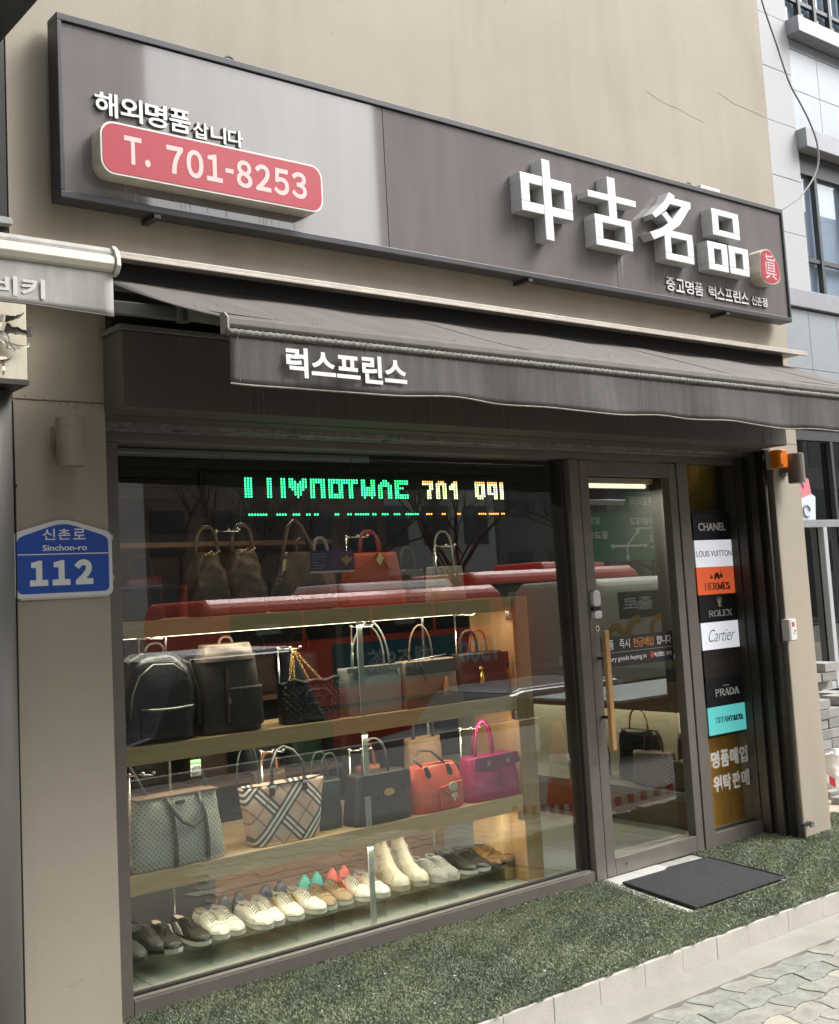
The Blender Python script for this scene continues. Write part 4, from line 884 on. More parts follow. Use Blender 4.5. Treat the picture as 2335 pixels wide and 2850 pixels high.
# notice card with emblem
nc = thing("notice_card", "blue and purple notice card with a gold eagle emblem taped inside the window", "notice", (3.37, .342, 1.82))
def onglass(x): return x
B(3.16, 3.29, .352, .354, 1.777, 1.876).build("card", mat("card_blue", (.035, .03, .16), .5), nc)
B(3.2902, 3.425, .352, .354, 1.777, 1.876).build("card", mat("card_purple", (.13, .02, .17), .5), nc)
B(3.16, 3.425, .351, .3539, 1.767, 1.7765).build("card_edge", WHITE, nc)
eagle = [(0, -.035), (.008, -.02), (.02, -.012), (.03, 0), (.042, .02), (.028, .012), (.012, .008), (.008, .02), (0, .028), (-.008, .02), (-.012, .008), (-.028, .012), (-.042, .02), (-.03, 0), (-.02, -.012), (-.008, -.02)]
MB().prism([(3.375+a*.95, 1.828+b*.9) for a, b in eagle], .350, .3517).build("emblem", mat("gold_print", (.65, .45, .15), .4), nc)
nb_ = MB(); rn_ = random.Random(2)
for k in range(6): nb_.box(3.172, 3.172+rn_.uniform(.03, .085), .3512, .3518, 1.857-.0135*k, 1.860-.0135*k)
nb_.build("print_lines", mat("card_print", (.35, .38, .55), .5), nc, kind="stuff")

# tax-free tag
tg = thing("hanging_tag", "green and white shopping tag hanging above the monogram tote", "tag", (2.56, .46, .90))
B(2.535, 2.585, .455, .457, .935, .968).build("tag_top", mat("tag_green", (.09, .34, .08), .5), tg)
B(2.535, 2.585, .455, .457, .885, .9348).build("tag_body", WHITE, tg)
text("LOTTE", 2.538, 2.582, .915, .928, .4548, BLACK, tg, bold=0); text("DUTY", 2.54, 2.575, .89, .902, .4548, mat("violet_print", (.12, .05, .35), .5), tg, bold=0)

# ------------------------------------------------------------ shoes on acrylic risers
def shoe(kind, L, W, cu, cs, acc=None):
    """shoe with its toe at -Y, heel at 0; parts made once per side"""
    out = []
    def wid(t): return W/2*(.70+.30*math.sin(min(1, t*1.25)*math.pi*.55)-.05*math.sin(t*math.pi*2))*(1 if t < .80 else math.sqrt(max(.03, 1-((t-.80)/.205)**2)))*(1 if t > .07 else .62+.38*math.sqrt(t/.07))
    sole = MB(); n = 22; st = {'sneaker': .023, 'boot': .030, 'flat': .010, 'sandal': .016}[kind]
    ol = [(wid(k/n), -L*k/n) for k in range(n+1)]; ol = ol+[(-a, b) for a, b in ol[::-1]]
    sole.prismz(ol, 0, st)
    hts = {'sneaker': [(0, .060), (.10, .066), (.25, .055), (.38, .070), (.5, .064), (.66, .044), (.8, .033), (.93, .026), (1, .014)],
           'boot': [(0, .17), (.12, .185), (.33, .19), (.42, .14), (.55, .085), (.75, .055), (.92, .038), (1, .02)],
           'flat': [(0, .055), (.15, .052), (.4, .040), (.7, .034), (.9, .028), (1, .014)],
           'sandal': [(0, .05), (.2, .06), (.45, .062), (.7, .042), (.9, .032), (1, .018)]}[kind]
    def ht(t):
        for (a, p), (b, q) in zip(hts, hts[1:]):
            if t <= b: return p+(q-p)*(t-a)/(b-a)
        return hts[-1][1]
    ml, nn = 14, 26
    def fn(u, v):
        t = v*.992+.002; a = math.pi*u; e_ = math.sqrt(max(0, 1-(max(0, t-.93)/.0641)**2)); w = wid(t)*.97*(.35+.65*e_); h = ht(t)*e_
        ca = math.cos(a); sa = math.sin(a)
        pinch = 1-.30*sa*(h > .05)
        return (w*math.copysign(abs(ca)**.75, ca)*pinch, -L*t, st-.002+h*sa**.7)
    up = MB().grid(fn, ml+1, nn)
    top = .19 if kind == 'boot' else .0
    lin = MB()
    t0, t1 = (.03, .33) if kind != 'flat' else (.04, .62)
    z_ = [st+ht(t0+(t1-t0)*k/8)*.985 for k in range(9)]
    lp = []; rp = []
    for k in range(9):
        t = t0+(t1-t0)*k/8; ww = wid(t)*(.55 if kind != 'flat' else .75)*math.sin(math.pi*(k+.6)/9.2)**.5; lp.append((ww, -L*t, z_[k]+.0025)); rp.append((-ww, -L*t, z_[k]+.0025))
    lin.add(lp+rp[::-1], [tuple(range(18))])
    rim = MB().tube(lp+rp[::-1]+[lp[0]], .0042, 6)
    lace = MB()
    if kind in ('sneaker', 'boot'):
        lace.tube([(a*1.0, b, st+.0005) for a, b in ol], .0018, 4)
        tq = .80; lace.tube([(wid(tq)*.97*math.cos(q), -L*(tq-.03*math.sin(q)), st+ht(tq)*max(0, math.sin(q))**.7+.0012) for q in np.linspace(.15, 2.99, 12)], .0014, 4)
        for sg in (-1, 1): lace.tube([(sg*wid(q)*.62, -L*q, st+ht(q)*.88+.001) for q in np.linspace(.36, .68, 7)], .0013, 4)
    if kind in ('sneaker',):
        for k in range(6):
            t = .40+.052*k; w = wid(t)*.46; h = st+ht(t)*1.0
            lace.tube([(w, -L*t, h-.008), (w*.4, -L*(t+.012), h+.004), (-w*.4, -L*(t+.018), h+.004), (-w, -L*(t+.03), h-.008)], .0028, 5)
    if kind == 'boot':
        for (t, dz) in ((.36, .0), (.42, -.03), (.50, -.03)):
            h = st+ht(t); w = wid(t)
            lace.tube([(w*.98, -L*(t-.1), h*.72+dz), (w*.55, -L*(t+.0), h*.86+dz), (-w*.55, -L*(t+.0), h*.86+dz), (-w*.98, -L*(t-.1), h*.72+dz)], .011, 8, flat=.35)
    if kind == 'sandal':
        for t in (.35, .55, .72):
            h = st+ht(t); w = wid(t); lace.tube([(w, -L*t, st), (w*.8, -L*t, h*.85), (0, -L*t, h+.004), (-w*.8, -L*t, h*.85), (-w, -L*t, st)], .009, 6, flat=.4)
    return sole, up, lin, rim, lace
SHEETS = {}
def make_pair(label, kind, xs, y, z, cu, cs, clin, clace=None, L=.285, W=.098, tongue=None, accent=None, rz=0):
    grp = "pairs of shoes on the clear risers"
    t = thing("pair_of_shoes", label, "shoes", (sum(xs)/len(xs), y, z), grp)
    for x in xs:
        s_, u_, l_, r_, c_ = shoe(kind, L, W, cu, cs)
        r = rz+random.uniform(-.13, .13); p = (x+random.uniform(-.006, .006), y+L*.5+random.uniform(-.018, .012), z)
        u = shifted(u_, p, r).build("shoe", cu, t, smooth=True)
        shifted(s_, p, r).build("sole", cs, u, bevel=.004); shifted(l_, p, r).build("lining", clin, u); shifted(r_, p, r).build("collar", clace or clin, u, smooth=True)
        if c_.v: shifted(c_, p, r).build("laces" if kind == 'sneaker' else "strap", clace or cu, u, smooth=True)
        if accent:
            a = MB(); w = W*.49
            a.prismx([(-.16, .032), (-.10, .032), (-.075, .075), (-.10, .08)], -w*.99-.001, -w*.80); a.prismx([(-.16, .032), (-.10, .032), (-.075, .075), (-.10, .08)], w*.80, w*.99+.001)
            shifted(a, p, r).build("side_patch", accent, u)
    return t
SW = mat("white_shoe", (.76, .74, .68), .45, var=.05, vscale=20); SWS = mat("white_rubber", (.64, .63, .58), .5); SBL = mat("black_shoe", (.018, .018, .018), .45)
SGR = mat("grey_shoe", (.28, .28, .27), .6); SDK = mat("charcoal_shoe", (.045, .048, .05), .55); STN = mat("tan_shoe", (.36, .27, .17), .6)
LIND = mat("dark_lining", (.06, .055, .05), .8); LINW = mat("pale_lining", (.55, .5, .42), .8)
ZR = .135
make_pair("charcoal running shoes, first pair from the left", "sneaker", (2.27, 2.375), .64, ZR, SDK, SBL, LIND, SDK)
make_pair("black trainers with thick white soles and white linings, second pair", "sneaker", (2.475, 2.58), .635, ZR, SBL, SWS, LINW, SBL, accent=SGR)
make_pair("plain white trainers still in clear plastic wrap, third pair", "sneaker", (2.70, 2.80), .63, ZR, SW, SWS, mat("insole", (.22, .2, .17), .8), mat("off_white_lace", (.26, .25, .22), .7))
make_pair("white trainers with dark heel tabs, fourth pair", "sneaker", (2.915, 3.015), .63, ZR, SW, SWS, mat("insole", (.22, .2, .17), .8), mat("off_white_lace", (.26, .25, .22), .7))
make_pair("white trainers with a gold side mark, fifth pair", "sneaker", (3.125, 3.225), .63, ZR, SW, SWS, mat("insole", (.22, .2, .17), .8), mat("off_white_lace", (.26, .25, .22), .7), accent=mat("gold_patch", (.35, .26, .12), .5))
make_pair("tan suede lace-ups with white soles, left of the clear post", "sneaker", (3.335, 3.43), .66, ZR, STN, SWS, LIND, mat("brown_lace", (.12, .08, .05), .6))
make_pair("white trainers with salmon pink stripes right of the clear post", "sneaker", (3.55, 3.645), .645, ZR, SW, SWS, mat("insole", (.22, .2, .17), .8), mat("off_white_lace", (.26, .25, .22), .7), accent=mat("salmon_patch", (.62, .25, .20), .5))
make_pair("tall cream high-top wedge boots with straps", "boot", (3.80, 3.905), .66, ZR, mat("cream_suede", (.60, .57, .47), .7, var=.08, vscale=20), mat("cream_sole", (.42, .39, .31), .6), LINW, mat("strap_suede", (.50, .47, .37), .7))
make_pair("grey running shoes with silver loops beside the cream high-tops", "sneaker", (4.02, 4.115), .64, ZR, SGR, SWS, LIND, mat("silver_lace", (.5, .5, .48), .5))
make_pair("black low trainers with white soles beside grey running shoes", "sneaker", (4.215, 4.315), .65, ZR, SBL, SWS, LIND, SBL)
make_pair("multicoloured brown strappy sandals, last pair on the right", "sandal", (4.41, 4.50), .66, ZR, mat("mottled_leather", (.10, .05, .03), .5, col2=(.32, .18, .06), vscale=30), SBL, LIND)
for (lab, xs, c) in (("teal blue pointed pumps standing toe-up in the back row", (3.30, 3.375), mat("teal_pump", (.06, .42, .36), .35)),
                     ("coral red pointed pumps standing toe-up in the back row", (3.47, 3.545), mat("coral_pump", (.66, .12, .09), .35)),
                     ("navy leather pumps standing toe-up in the back row", (3.07, 3.155), mat("navy_pump", (.02, .025, .05), .35)),
                     ("dark slate pumps in the back row behind the wrapped trainers", (2.84, 2.925), mat("slate_pump", (.03, .03, .04), .35))):
    t = thing("pair_of_pumps", lab, "shoes", (sum(xs)/2, .76, .16), "pumps standing in the back row")
    for x in xs:
        mb = MB().lathe((0, 0, 0), [(.036, 0), (.044, .02), (.042, .055), (.028, .09), (.010, .112), (.003, .116)], 14)
        mb.v = [(a*.95, b*.7-z*.15, z) for a, b, z in mb.v]
        shifted(mb, (x, .755, .155)).build("shoe", c, t, smooth=True)
for (x0, x1) in ((2.20, 2.72), (2.74, 3.18), (3.20, 3.50), (3.52, 3.98), (4.0, 4.53)):
    t = thing("acrylic_riser", "clear acrylic shoe riser on the tiled floor, %s" % {2.20: "leftmost of the five", 2.74: "second from the left", 3.20: "ending at the clear post", 3.52: "right of the clear post", 4.0: "rightmost, under the sandals"}[x0], "riser", ((x0+x1)/2, .6, .041))
    B(x0, x1, .47, .79, .129, .1345).build("top", ACRYL, t)
    for q in (x0+.10, x1-.09): B(q, q+.004, .50, .78, .041, .1288).build("leg", ACRYL, t)
wrap = thing("plastic_wrap", "crinkled clear plastic wrap over the white trainers", "wrapper", (2.75, .6, .14))
def wf(u, v):
    a = math.pi*u; r = .105+.012*math.sin(v*23+u*9)+.008*math.sin(u*31)
    return (2.76+r*1.15*math.cos(a), .79-.37*v, .128+.115*math.sin(a)*(1-.35*v)+.012*math.sin(u*17+v*31)*math.sin(a))
MB().grid(wf, 26, 22).build("film", mat_glass("plastic_film", (.95, .95, .95), 1.18, .12), wrap)
# behind the shelf: counters, dark stock
st = thing("back_counter", "brown wooden drawer counter low down behind the shelf", "counter", (3.7, 1.2, .04))
B(2.86, 4.45, 1.0, 1.5, .0415, .20).build("drawer_front", WOODB, st, bevel=.003); B(2.86, 4.45, 1.0, 1.5, .204, .40).build("drawer_front", WOODB, st, bevel=.003); B(2.84, 4.47, .98, 1.52, .403, .43).build("top", WOOD, st)
B(2.2, 2.85, .84, .86, .0415, .44).build("panel", mat("slate_panel", (.035, .04, .042), .5), st)
bk = thing("back_rack", "dark rack of stock standing further inside the shop", "rack", (3.3, 2.2, .04))
DKR = mat("rack_dark", (.04, .038, .034), .6, var=.3)
for z in (.5, 1.0, 1.5, 2.0): B(2.2, 4.6, 2.2, 2.6, z, z+.03).build("shelf", WOODB, bk)
B(2.15, 2.2, 2.2, 2.6, .0415, 2.1).build("side", DKR, bk); B(4.6, 4.65, 2.2, 2.6, .0415, 2.1).build("side", DKR, bk); B(2.2, 4.6, 2.6, 2.62, .0415, 2.1).build("back", DKR, bk)
# stock bags inside: copies of one simple bag
def stock(label, x, y, z, m, w=.32, h=.25, grp="stock bags deeper inside the shop", rz=0, hd=LBR):
    t = bag(label, x, y, z, grp)
    shifted(loft(w, w*.88, .15, .11, h, wr=.004, seed=int(x*100), n=20, nz=8), (x, y, z), rz).build("body", m, t, smooth=True)
    mb = MB().tube(arch(-.08, .08, 0, h, .14), .007, 6); shifted(mb, (x, y, z), rz).build("handle", hd, t, smooth=True)
    return t
cols = [LBK, mat("oxblood", (.12, .015, .015), .4), mat("forest", (.02, .07, .035), .4), LBR, mat("dusty_red", (.3, .05, .04), .5), LTAN, mat("slate_leather", (.06, .07, .08), .4)]
k = 0
names = ["black", "oxblood", "forest green", "brown", "dusty red", "tan", "slate grey"]
for zi, z in enumerate((.531, 1.031, 1.531)):
    for x in (2.45, 2.85, 3.25, 3.65, 4.05, 4.4):
        c = cols[(k*3+1) % 7]
        stock("%s bag inside the shop on the rack's %s level, %s from the left" % (names[(k*3+1) % 7], ("lowest", "middle", "upper")[zi], ("first", "second", "third", "fourth", "fifth", "sixth")[k % 6]), x, 2.36, z, c, .28+.06*random.random(), .2+.1*random.random()); k += 1
# cabinet on the right-hand wall, lit
cbn = thing("lit_cabinet", "low lit display cabinet with dark top along the shop's right wall, seen through the door", "cabinet", (6.35, 1.6, .04))
X0 = 6.10
CD = mat("cabinet_dark", (.045, .045, .042), .5)
B(X0, 6.56, .50, 3.2, .98, 1.06).build("top", CD, cbn, bevel=.003); B(X0, 6.56, .50, 3.2, .22, .27).build("shelf_board", mat("cabinet_grey", (.20, .20, .18), .5), cbn)
B(X0+.03, 6.56, .50, 3.2, .0415, .219).build("plinth", WOODB, cbn); B(6.52, 6.559, .50, 3.2, .271, .979).build("back", mat("cabinet_cream", (.50, .47, .36), .6), cbn)
B(X0, X0+.03, .5, 3.2, .78, .979).build("fascia", WOODB, cbn)
B(6.40, 6.43, .6, 3.1, .955, .975).build("light_strip", MATS["warm_led"], cbn)
al = bpy.data.lights.new("cabinet_light", 'AREA'); al.shape = 'RECTANGLE'; al.size = .05; al.size_y = 2.4; al.energy = 2.6; al.color = (1, .88, .66)
ao = bpy.data.objects.new("cabinet_light", al); COL.objects.link(ao); ao.location = (6.38, 1.8, .95)
MN = mat_dots("tan_monogram", .03, (.10, .075, .045), (.24, .20, .12), .25, 0, .5, 'y')
stock("black tote with pale handles on the lit cabinet shelf by the door", 6.36, 1.12, .271, LBK, .36, .34, "bags on the lit cabinet shelf", rad(90), LTAN)
stock("brown monogram barrel bag lying in front on the lit cabinet shelf", 6.26, .92, .271, MN, .36, .22, "bags on the lit cabinet shelf", rad(90))
stock("dark brown shoulder bag nearest the door on the lit shelf", 6.38, .68, .271, LBR, .24, .34, "bags on the lit cabinet shelf", rad(90))
stock("second monogram bag at the door end of the lit shelf", 6.25, .62, .271, MN, .26, .18, "bags on the lit cabinet shelf", rad(90))
stock("black box bag in the middle of the lit cabinet shelf", 6.36, 1.6, .271, LBG, .36, .3, "bags on the lit cabinet shelf", rad(90))
# stack of papers on the cabinet, glass counter
B(6.12, 6.5, .6, 1.6, 1.062, 1.12).build("glass_counter_top", mat("pale_top", (.25, .28, .27), .3), cbn)
# wooden side board right behind the side pane
wb = thing("wood_panel", "honey coloured wooden board behind the lettered side pane", "board", (6.25, .50, .04))
B(6.06, 6.558, .455, .49, .0415, 2.40).build("board", WOODW, wb)
for (zz_, yy_, en_) in ((.34, .40, .45),):
    al = bpy.data.lights.new("board_fill", 'AREA'); al.shape = 'RECTANGLE'; al.size = .03; al.size_y = .5; al.energy = en_; al.color = (1, .82, .58)  # unseen sideways lamp added by the mullion to brighten the honey board
    ao = bpy.data.objects.new("board_fill", al); COL.objects.link(ao); ao.location = (6.035, yy_, zz_); ao.rotation_euler = Vector((-1, -.18, 0)).to_track_quat('Z', 'Y').to_euler()
for z in (.5, 1.0, 1.5): B(6.06, 6.558, .4535, .4549, z, z+.004).build("groove", WOODB, wb)
# ceiling tube lights
for (x, y, lab) in ((6.12, 1.0, "fluorescent tube hanging low near the door"), (3.4, 1.2, "fluorescent ceiling tube deeper in the shop")):
    zt = 2.30 if x > 5 else 2.58
    t = thing("tube_light", lab, "light", (x, y, zt))
    B(x-.38, x+.38, y-.05, y+.05, zt+.005, zt+.039).build("housing", WHITE, t)
    MB().tube([(x-.35, y, zt-.01), (x+.35, y, zt-.01)], .014, 8).build("tube", mat("lit_tube", (1, 1, .9), emit=(1, .93, .70), estr=.5), t)
    al = bpy.data.lights.new("tube_lamp", 'AREA'); al.shape = 'RECTANGLE'; al.size = .7; al.size_y = .05; al.energy = 3; al.color = (1, .95, .82)
    ao = bpy.data.objects.new("tube_lamp", al); COL.objects.link(ao); ao.location = (x, y, zt-.03)
# shutter box and white fixture at the top inside
sb = thing("slatted_blind", "dark slatted shutter box hanging inside above the LED display", "blind", (3.5, .42, 2.25))
for k in range(5): B(2.18, 4.86, .405, .42, 2.135+.046*k, 2.178+.046*k).build("slat", mat("dark_slat", (.03, .022, .018), .55), sb, bevel=.004)
B(2.18, 3.58, .392, .403, 2.318, 2.352).build("white_rail", mat("dull_white", (.33, .36, .33), .5), sb)
for (x, z) in ((2.72, 2.34), (3.46, 2.34), (4.42, 2.34)): MB().tube([(x, .39, z), (x-.004, .39, z-.05), (x-.018, .385, z-.075)], .003, 5).build("hook", CHROME, sb)

al = bpy.data.lights.new("display_fill", 'AREA'); al.shape = 'RECTANGLE'; al.size = 2.2; al.size_y = .03; al.energy = .55; al.color = (1, .80, .58)  # area light without a fixture, added to brighten the top-tier bags
ao = bpy.data.objects.new("display_fill", al); COL.objects.link(ao); ao.location = (3.4, .43, 2.02); ao.rotation_euler = (rad(25), 0, 0)
# ------------------------------------------------------------ LED display
led = thing("led_display", "black scrolling LED display with green and amber letters hanging behind the window", "led sign", (3.55, .40, 2.0))
LX0, LZ1, PCH = 2.63, 2.245, .01225
B(LX0-.03, 4.53, .3945, .4045, LZ1-.21, LZ1+.012).build("casing", mat("led_black", (.012, .012, .012), .5), led, bevel=.002)
GL = {'!': ["111"]*8, 'I': ["11"]*8,
 'M': ["110000011", "111000111", "111101111", "110111011", "110010011", "110000011", "110000011", "110000011"],
 'V': ["1100011", "1110111", "1111111", "1111111", "0111110", "0011100", "0011100", "0001000"],
 'N': ["111111", "111111", "110011", "110011", "110011", "110011", "110011", "110011"],
 'O': ["111111", "111111", "110011", "110011", "110011", "110011", "111111", "111111"],
 'T': ["111111", "111111", "001100", "001100", "001100", "001100", "001100", "001100"],
 'H': ["110011", "110011", "110011", "111111", "111111", "111111", "111111", "010010"],
 'A': ["001100", "011110", "111111", "110011", "110011", "110011", "110011", "110011"],
 'E': ["111111", "111111", "110000", "111100", "110000", "110000", "111111", "111111"],
 '7': ["11111", "11111", "00011", "00011", "00110", "00110", "00110", "00110"],
 '0': ["01110", "11111", "11011", "11011", "11011", "11011", "11011", "11011"],
 '1': ["0011", "0111", "1111", "1111", "0011", "0011", "0011", "0011"],
 '8': ["11111", "11111", "11011", "11011", "11011", "11011", "11111", "01110"],
 '9': ["11111", "11111", "11011", "11011", "11011", "11111", "00011", "00011"]}
put = [('!', 13), ('I', 21), ('I', 26), ('V', 29), ('N', 37), ('O', 44), ('T', 50), ('H', 57), ('A', 64), ('E', 71), ('7', 83), ('0', 89), ('1', 95), ('8', 107), ('9', 113), ('I', 119)]
on = {}
for ch, c0 in put:
    for r, row in enumerate(GL[ch]):
        for c, b in enumerate(row):
            if b == '1': on[(c0+c, r+1)] = ch
for a, b in ((14, 20), (24, 27), (30, 32), (35, 36), (38, 39), (46, 47), (51, 52), (54, 59), (61, 62), (65, 67), (70, 72), (75, 80), (84, 86), (91, 92), (98, 99), (108, 111), (113, 117), (119, 120)):
    for c in range(a, b+1): on[(c, 15)] = 'b'
def dots(sel, r, y): 
    mb = MB()
    for (c, rr) in sel:
        x = LX0+PCH*(c+.5)*1.272; z = LZ1-PCH*(rr+.5); mb.add([(x+r*math.cos(a), y, z+r*math.sin(a)) for a in (.52, 1.57, 2.62, 3.67, 4.71, 5.76)], [tuple(range(6))])
    return mb
allc = [(c, r) for c in range(121) for r in range(16)]
def inr(c): return LX0+PCH*(c+.5)*1.272 < 4.515
green = [k for k in on if k[0] < 82 and inr(k[0])]; amber = [k for k in on if k[0] >= 82 and inr(k[0])]
dots([k for k in allc if k not in on and inr(k[0])], .0034, .3938).build("unlit_diodes", mat("unlit_diode", (.13, .09, .07), .4), led, kind="stuff")
dots(green, .0057, .3934).build("green_diodes", mat("green_led", (0, .5, .3), emit=(.04, .92, .30), estr=1.7), led, kind="stuff")
dots([k for k in amber if k[1] > 1 and k[1] < 15], .0057, .3934).build("amber_diodes", mat("amber_led", (.5, .5, .1), emit=(.85, .98, .42), estr=1.7), led, kind="stuff")
dots([k for k in amber if k[1] <= 1 or k[1] >= 15], .0057, .3934).build("orange_diodes", mat("orange_led", (.5, .3, .1), emit=(1, .38, .08), estr=1.5), led, kind="stuff")

# ------------------------------------------------------------ lettering on the side pane and the door
bp_ = thing("brand_panel", "tall panel of stacked brand name plates behind the side pane", "sign", (6.3, .345, 1.3))
BY = .3175
zs = [2.045, 1.875, 1.702, 1.527, 1.352, 1.180, 1.003, .824, .652]
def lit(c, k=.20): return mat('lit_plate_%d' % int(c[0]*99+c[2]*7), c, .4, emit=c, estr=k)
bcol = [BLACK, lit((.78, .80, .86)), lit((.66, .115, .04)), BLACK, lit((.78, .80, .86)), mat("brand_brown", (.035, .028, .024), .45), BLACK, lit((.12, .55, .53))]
B(6.070, 6.4695, .3455, .352, .63, 2.065).build("backing", mat("clear_board_edge", (.05, .055, .06), .4), bp_)
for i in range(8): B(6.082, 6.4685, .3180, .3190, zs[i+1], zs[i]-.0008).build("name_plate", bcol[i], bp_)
def serif(s, x0, x1, z0, z1, y, m, parent, wt=.16, gap=.22):
    """small capitals drawn with strokes and serifs"""
    W_ = {'I': .35, 'L': .7, 'E': .72, 'T': .8, 'F': .68, 'M': 1.1, 'H': .9, 'N': .9, 'O': .95, 'D': .88, 'R': .85, 'P': .75, 'S': .6, 'X': .9, 'A': .9, 'Y': .85, '&': .9, 'C': .85, ' ': .3, '.': .15, '`': 0, 'G': .9, 'U': .85}
    mb = MB(); h = z1-z0; tot = sum(W_[c] for c in s)+gap*(len(s)-1); k = (x1-x0)/tot; x = x0
    th, tn, sf = wt*.62, wt*.28, .10
    def st(a, b, w):
        ax_, az_ = x+a[0]*k, z0+a[1]*h; bx_, bz_ = x+b[0]*k, z0+b[1]*h
        dx, dz = bx_-ax_, bz_-az_; L_ = math.hypot(dx, dz) or 1; nx, nz = -dz/L_*w*h/2, dx/L_*w*h/2
        mb.prism([(ax_+nx, az_+nz), (bx_+nx, bz_+nz), (bx_-nx, bz_-nz), (ax_-nx, az_-nz)], y-.0006-.00002*len(mb.f), y)
    def arc(cx, cz, rx, rz, a0, a1, w):
        P_ = [(cx+rx*math.cos(rad(a)), cz+rz*math.sin(rad(a))) for a in np.linspace(a0, a1, 13)]
        for i in range(12):
            mid = rad(a0+(a1-a0)*(i+.5)/12); st(P_[i], P_[i+1], tn+(w-tn)*abs(math.cos(mid)))
    def ser(px, pz, w=.26): st((px-w/2, pz), (px+w/2, pz), .07)
    for c in s:
        w = W_[c]; l = .12; r = w-.12
        if c in 'IHNMLERPDTF':
            if c == 'T': st((w/2, 0), (w/2, 1), th); st((0, .97), (w, .97), tn); ser(w/2, .03); st((.02, .97), (.02, .8), .06); st((w-.02, .97), (w-.02, .8), .06)
            elif c == 'I': st((w/2, 0), (w/2, 1), th); ser(w/2, .03); ser(w/2, .97)
            else:
                st((l, 0), (l, 1), th if c != 'N' and c != 'M' else tn); ser(l, .03); ser(l, .97)
                if c == 'H': st((r, 0), (r, 1), th); st((l, .5), (r, .5), tn); ser(r, .03); ser(r, .97)
                if c == 'N': st((l, 1), (r, 0), th); st((r, 0), (r, 1), tn); ser(r, .97)
                if c == 'M': st((l, 1), (w/2, .05), th); st((w/2, .05), (r, 1), tn); st((r, 0), (r, 1), th); ser(r, .03); ser(r, .97)
                if c in 'LE': st((l, .03), (w, .03), tn); st((w-.02, .03), (w-.02, .25), .07)
                if c in 'EF': st((l, .97), (w-.03, .97), tn); st((l, .52), (w-.2, .52), tn); st((w-.05, .97), (w-.05, .78), .07)
                if c in 'PR': arc(l+.05, .74, w-.25, .235, -90, 90, th); st((l, .97), (l+.08, .97), tn); st((l, .5), (l+.08, .5), tn)
                if c == 'R': st((l+.25, .5), (w, .0), th)
                if c == 'D': arc(l+.05, .5, w-.2, .47, -90, 90, th); st((l, .97), (l+.08, .97), tn); st((l, .03), (l+.08, .03), tn)
        elif c == 'O': arc(w/2, .5, w/2-.06, .47, 0, 360, th)
        elif c in 'CG': arc(w/2, .5, w/2-.06, .47, 45, 315, th); st((w-.12, .85), (w-.12, .65), .07)
        if c == 'G': st((w-.12, .45), (w-.12, .1), th); st((w-.3, .45), (w, .45), .07)
        if c == 'S': arc(w/2, .74, w/2-.06, .22, 20, 250, th); arc(w/2, .27, w/2-.05, .25, 70, -160, th)
        if c == 'X': st((.05, 1), (w-.05, 0), th); st((w-.05, 1), (.05, 0), tn); ser(.08, .03); ser(w-.08, .03); ser(.08, .97); ser(w-.08, .97)
        if c == 'A': st((.08, 0), (w/2, 1), tn); st((w/2, 1), (w-.08, 0), th); st((.25, .35), (w-.25, .35), tn); ser(.1, .03, .22); ser(w-.1, .03, .22)
        if c == 'Y': st((w/2, 0), (w/2, .5), th); st((w/2, .5), (.05, 1), th); st((w/2, .5), (w-.05, 1), tn); ser(w/2, .03)
        if c == 'U': st((l, .3), (l, 1), th); st((r, .3), (r, 1), tn); arc(w/2, .3, w/2-.12, .28, 180, 360, th); ser(l, .97); ser(r, .97)
        if c == '&': arc(.4, .76, .18, .2, 0, 360, th); arc(.35, .27, .26, .25, 60, 330, th); st((.3, .6), (.85, .02), th)
        if c == '.': st((.02, .06), (.14, .06), .13)
        x += (w+gap)*k
    return mb.build("lettering", m, parent)
text("CHANEL", 6.135, 6.418, 1.934, 1.985, BY, WHITE, bp_, bold=.018)
text("LOUIS VUITTON", 6.095, 6.460, 1.768, 1.806, BY, mat("navy_print", (.02, .025, .06), .5), bp_, bold=-.002)
BR2 = mat("dark_brown_print", (.07, .022, .015), .5)
serif("HERMES", 6.155, 6.405, 1.555, 1.600, BY, BR2, bp_, .24, .16)
MB().tube([(6.345, BY-.0004, 1.604), (6.352, BY-.0004, 1.612)], .0016, 4).build("lettering", BR2, bp_)
# small horse and carriage mark in outline blocks
em = MB(); 
for (a, b, c, d) in ((6.215, 6.245, 1.628, 1.640), (6.222, 6.232, 1.640, 1.652), (6.258, 6.315, 1.634, 1.650), (6.270, 6.305, 1.650, 1.664), (6.320, 6.345, 1.630, 1.655), (6.328, 6.334, 1.655, 1.676)): em.box(a, b, BY-.0006, BY, c, d)
for cx_ in (6.268, 6.305): em.prism([(cx_+.011*math.cos(a), 1.630+.011*math.sin(a)) for a in np.linspace(0, 6.283, 12, endpoint=False)], BY-.0009, BY)
em.build("emblem", BR2, bp_)
serif("ROLEX", 6.172, 6.408, 1.386, 1.425, BY, WHITE, bp_, .22, .12)
GP = mat("pale_gold_print", (.50, .47, .28), .4)
cr_ = MB(); 
for q in range(5):
    a = rad(50+20*q); cr_.prism([(6.288-.006+.003*q*0, 1.452), (6.294, 1.452), (6.291+.036*math.cos(a)+.002, 1.462+.042*math.sin(a)), (6.291+.036*math.cos(a)-.002, 1.462+.042*math.sin(a))], BY-.0006-.00003*q, BY)
    cr_.prism([(6.291+.038*math.cos(a)+.003*math.cos(b), 1.464+.043*math.sin(a)+.003*math.sin(b)) for b in np.linspace(0, 6.283, 6, endpoint=False)], BY-.0009, BY)
cr_.prism([(6.275, 1.447), (6.307, 1.447), (6.309, 1.455), (6.273, 1.455)], BY-.001, BY); cr_.build("emblem", GP, bp_)
text("Cartier", 6.150, 6.425, 1.228, 1.305, BY, mat("grey_blue_print", (.09, .11, .14), .5), bp_, bold=-.012, shear=.45)
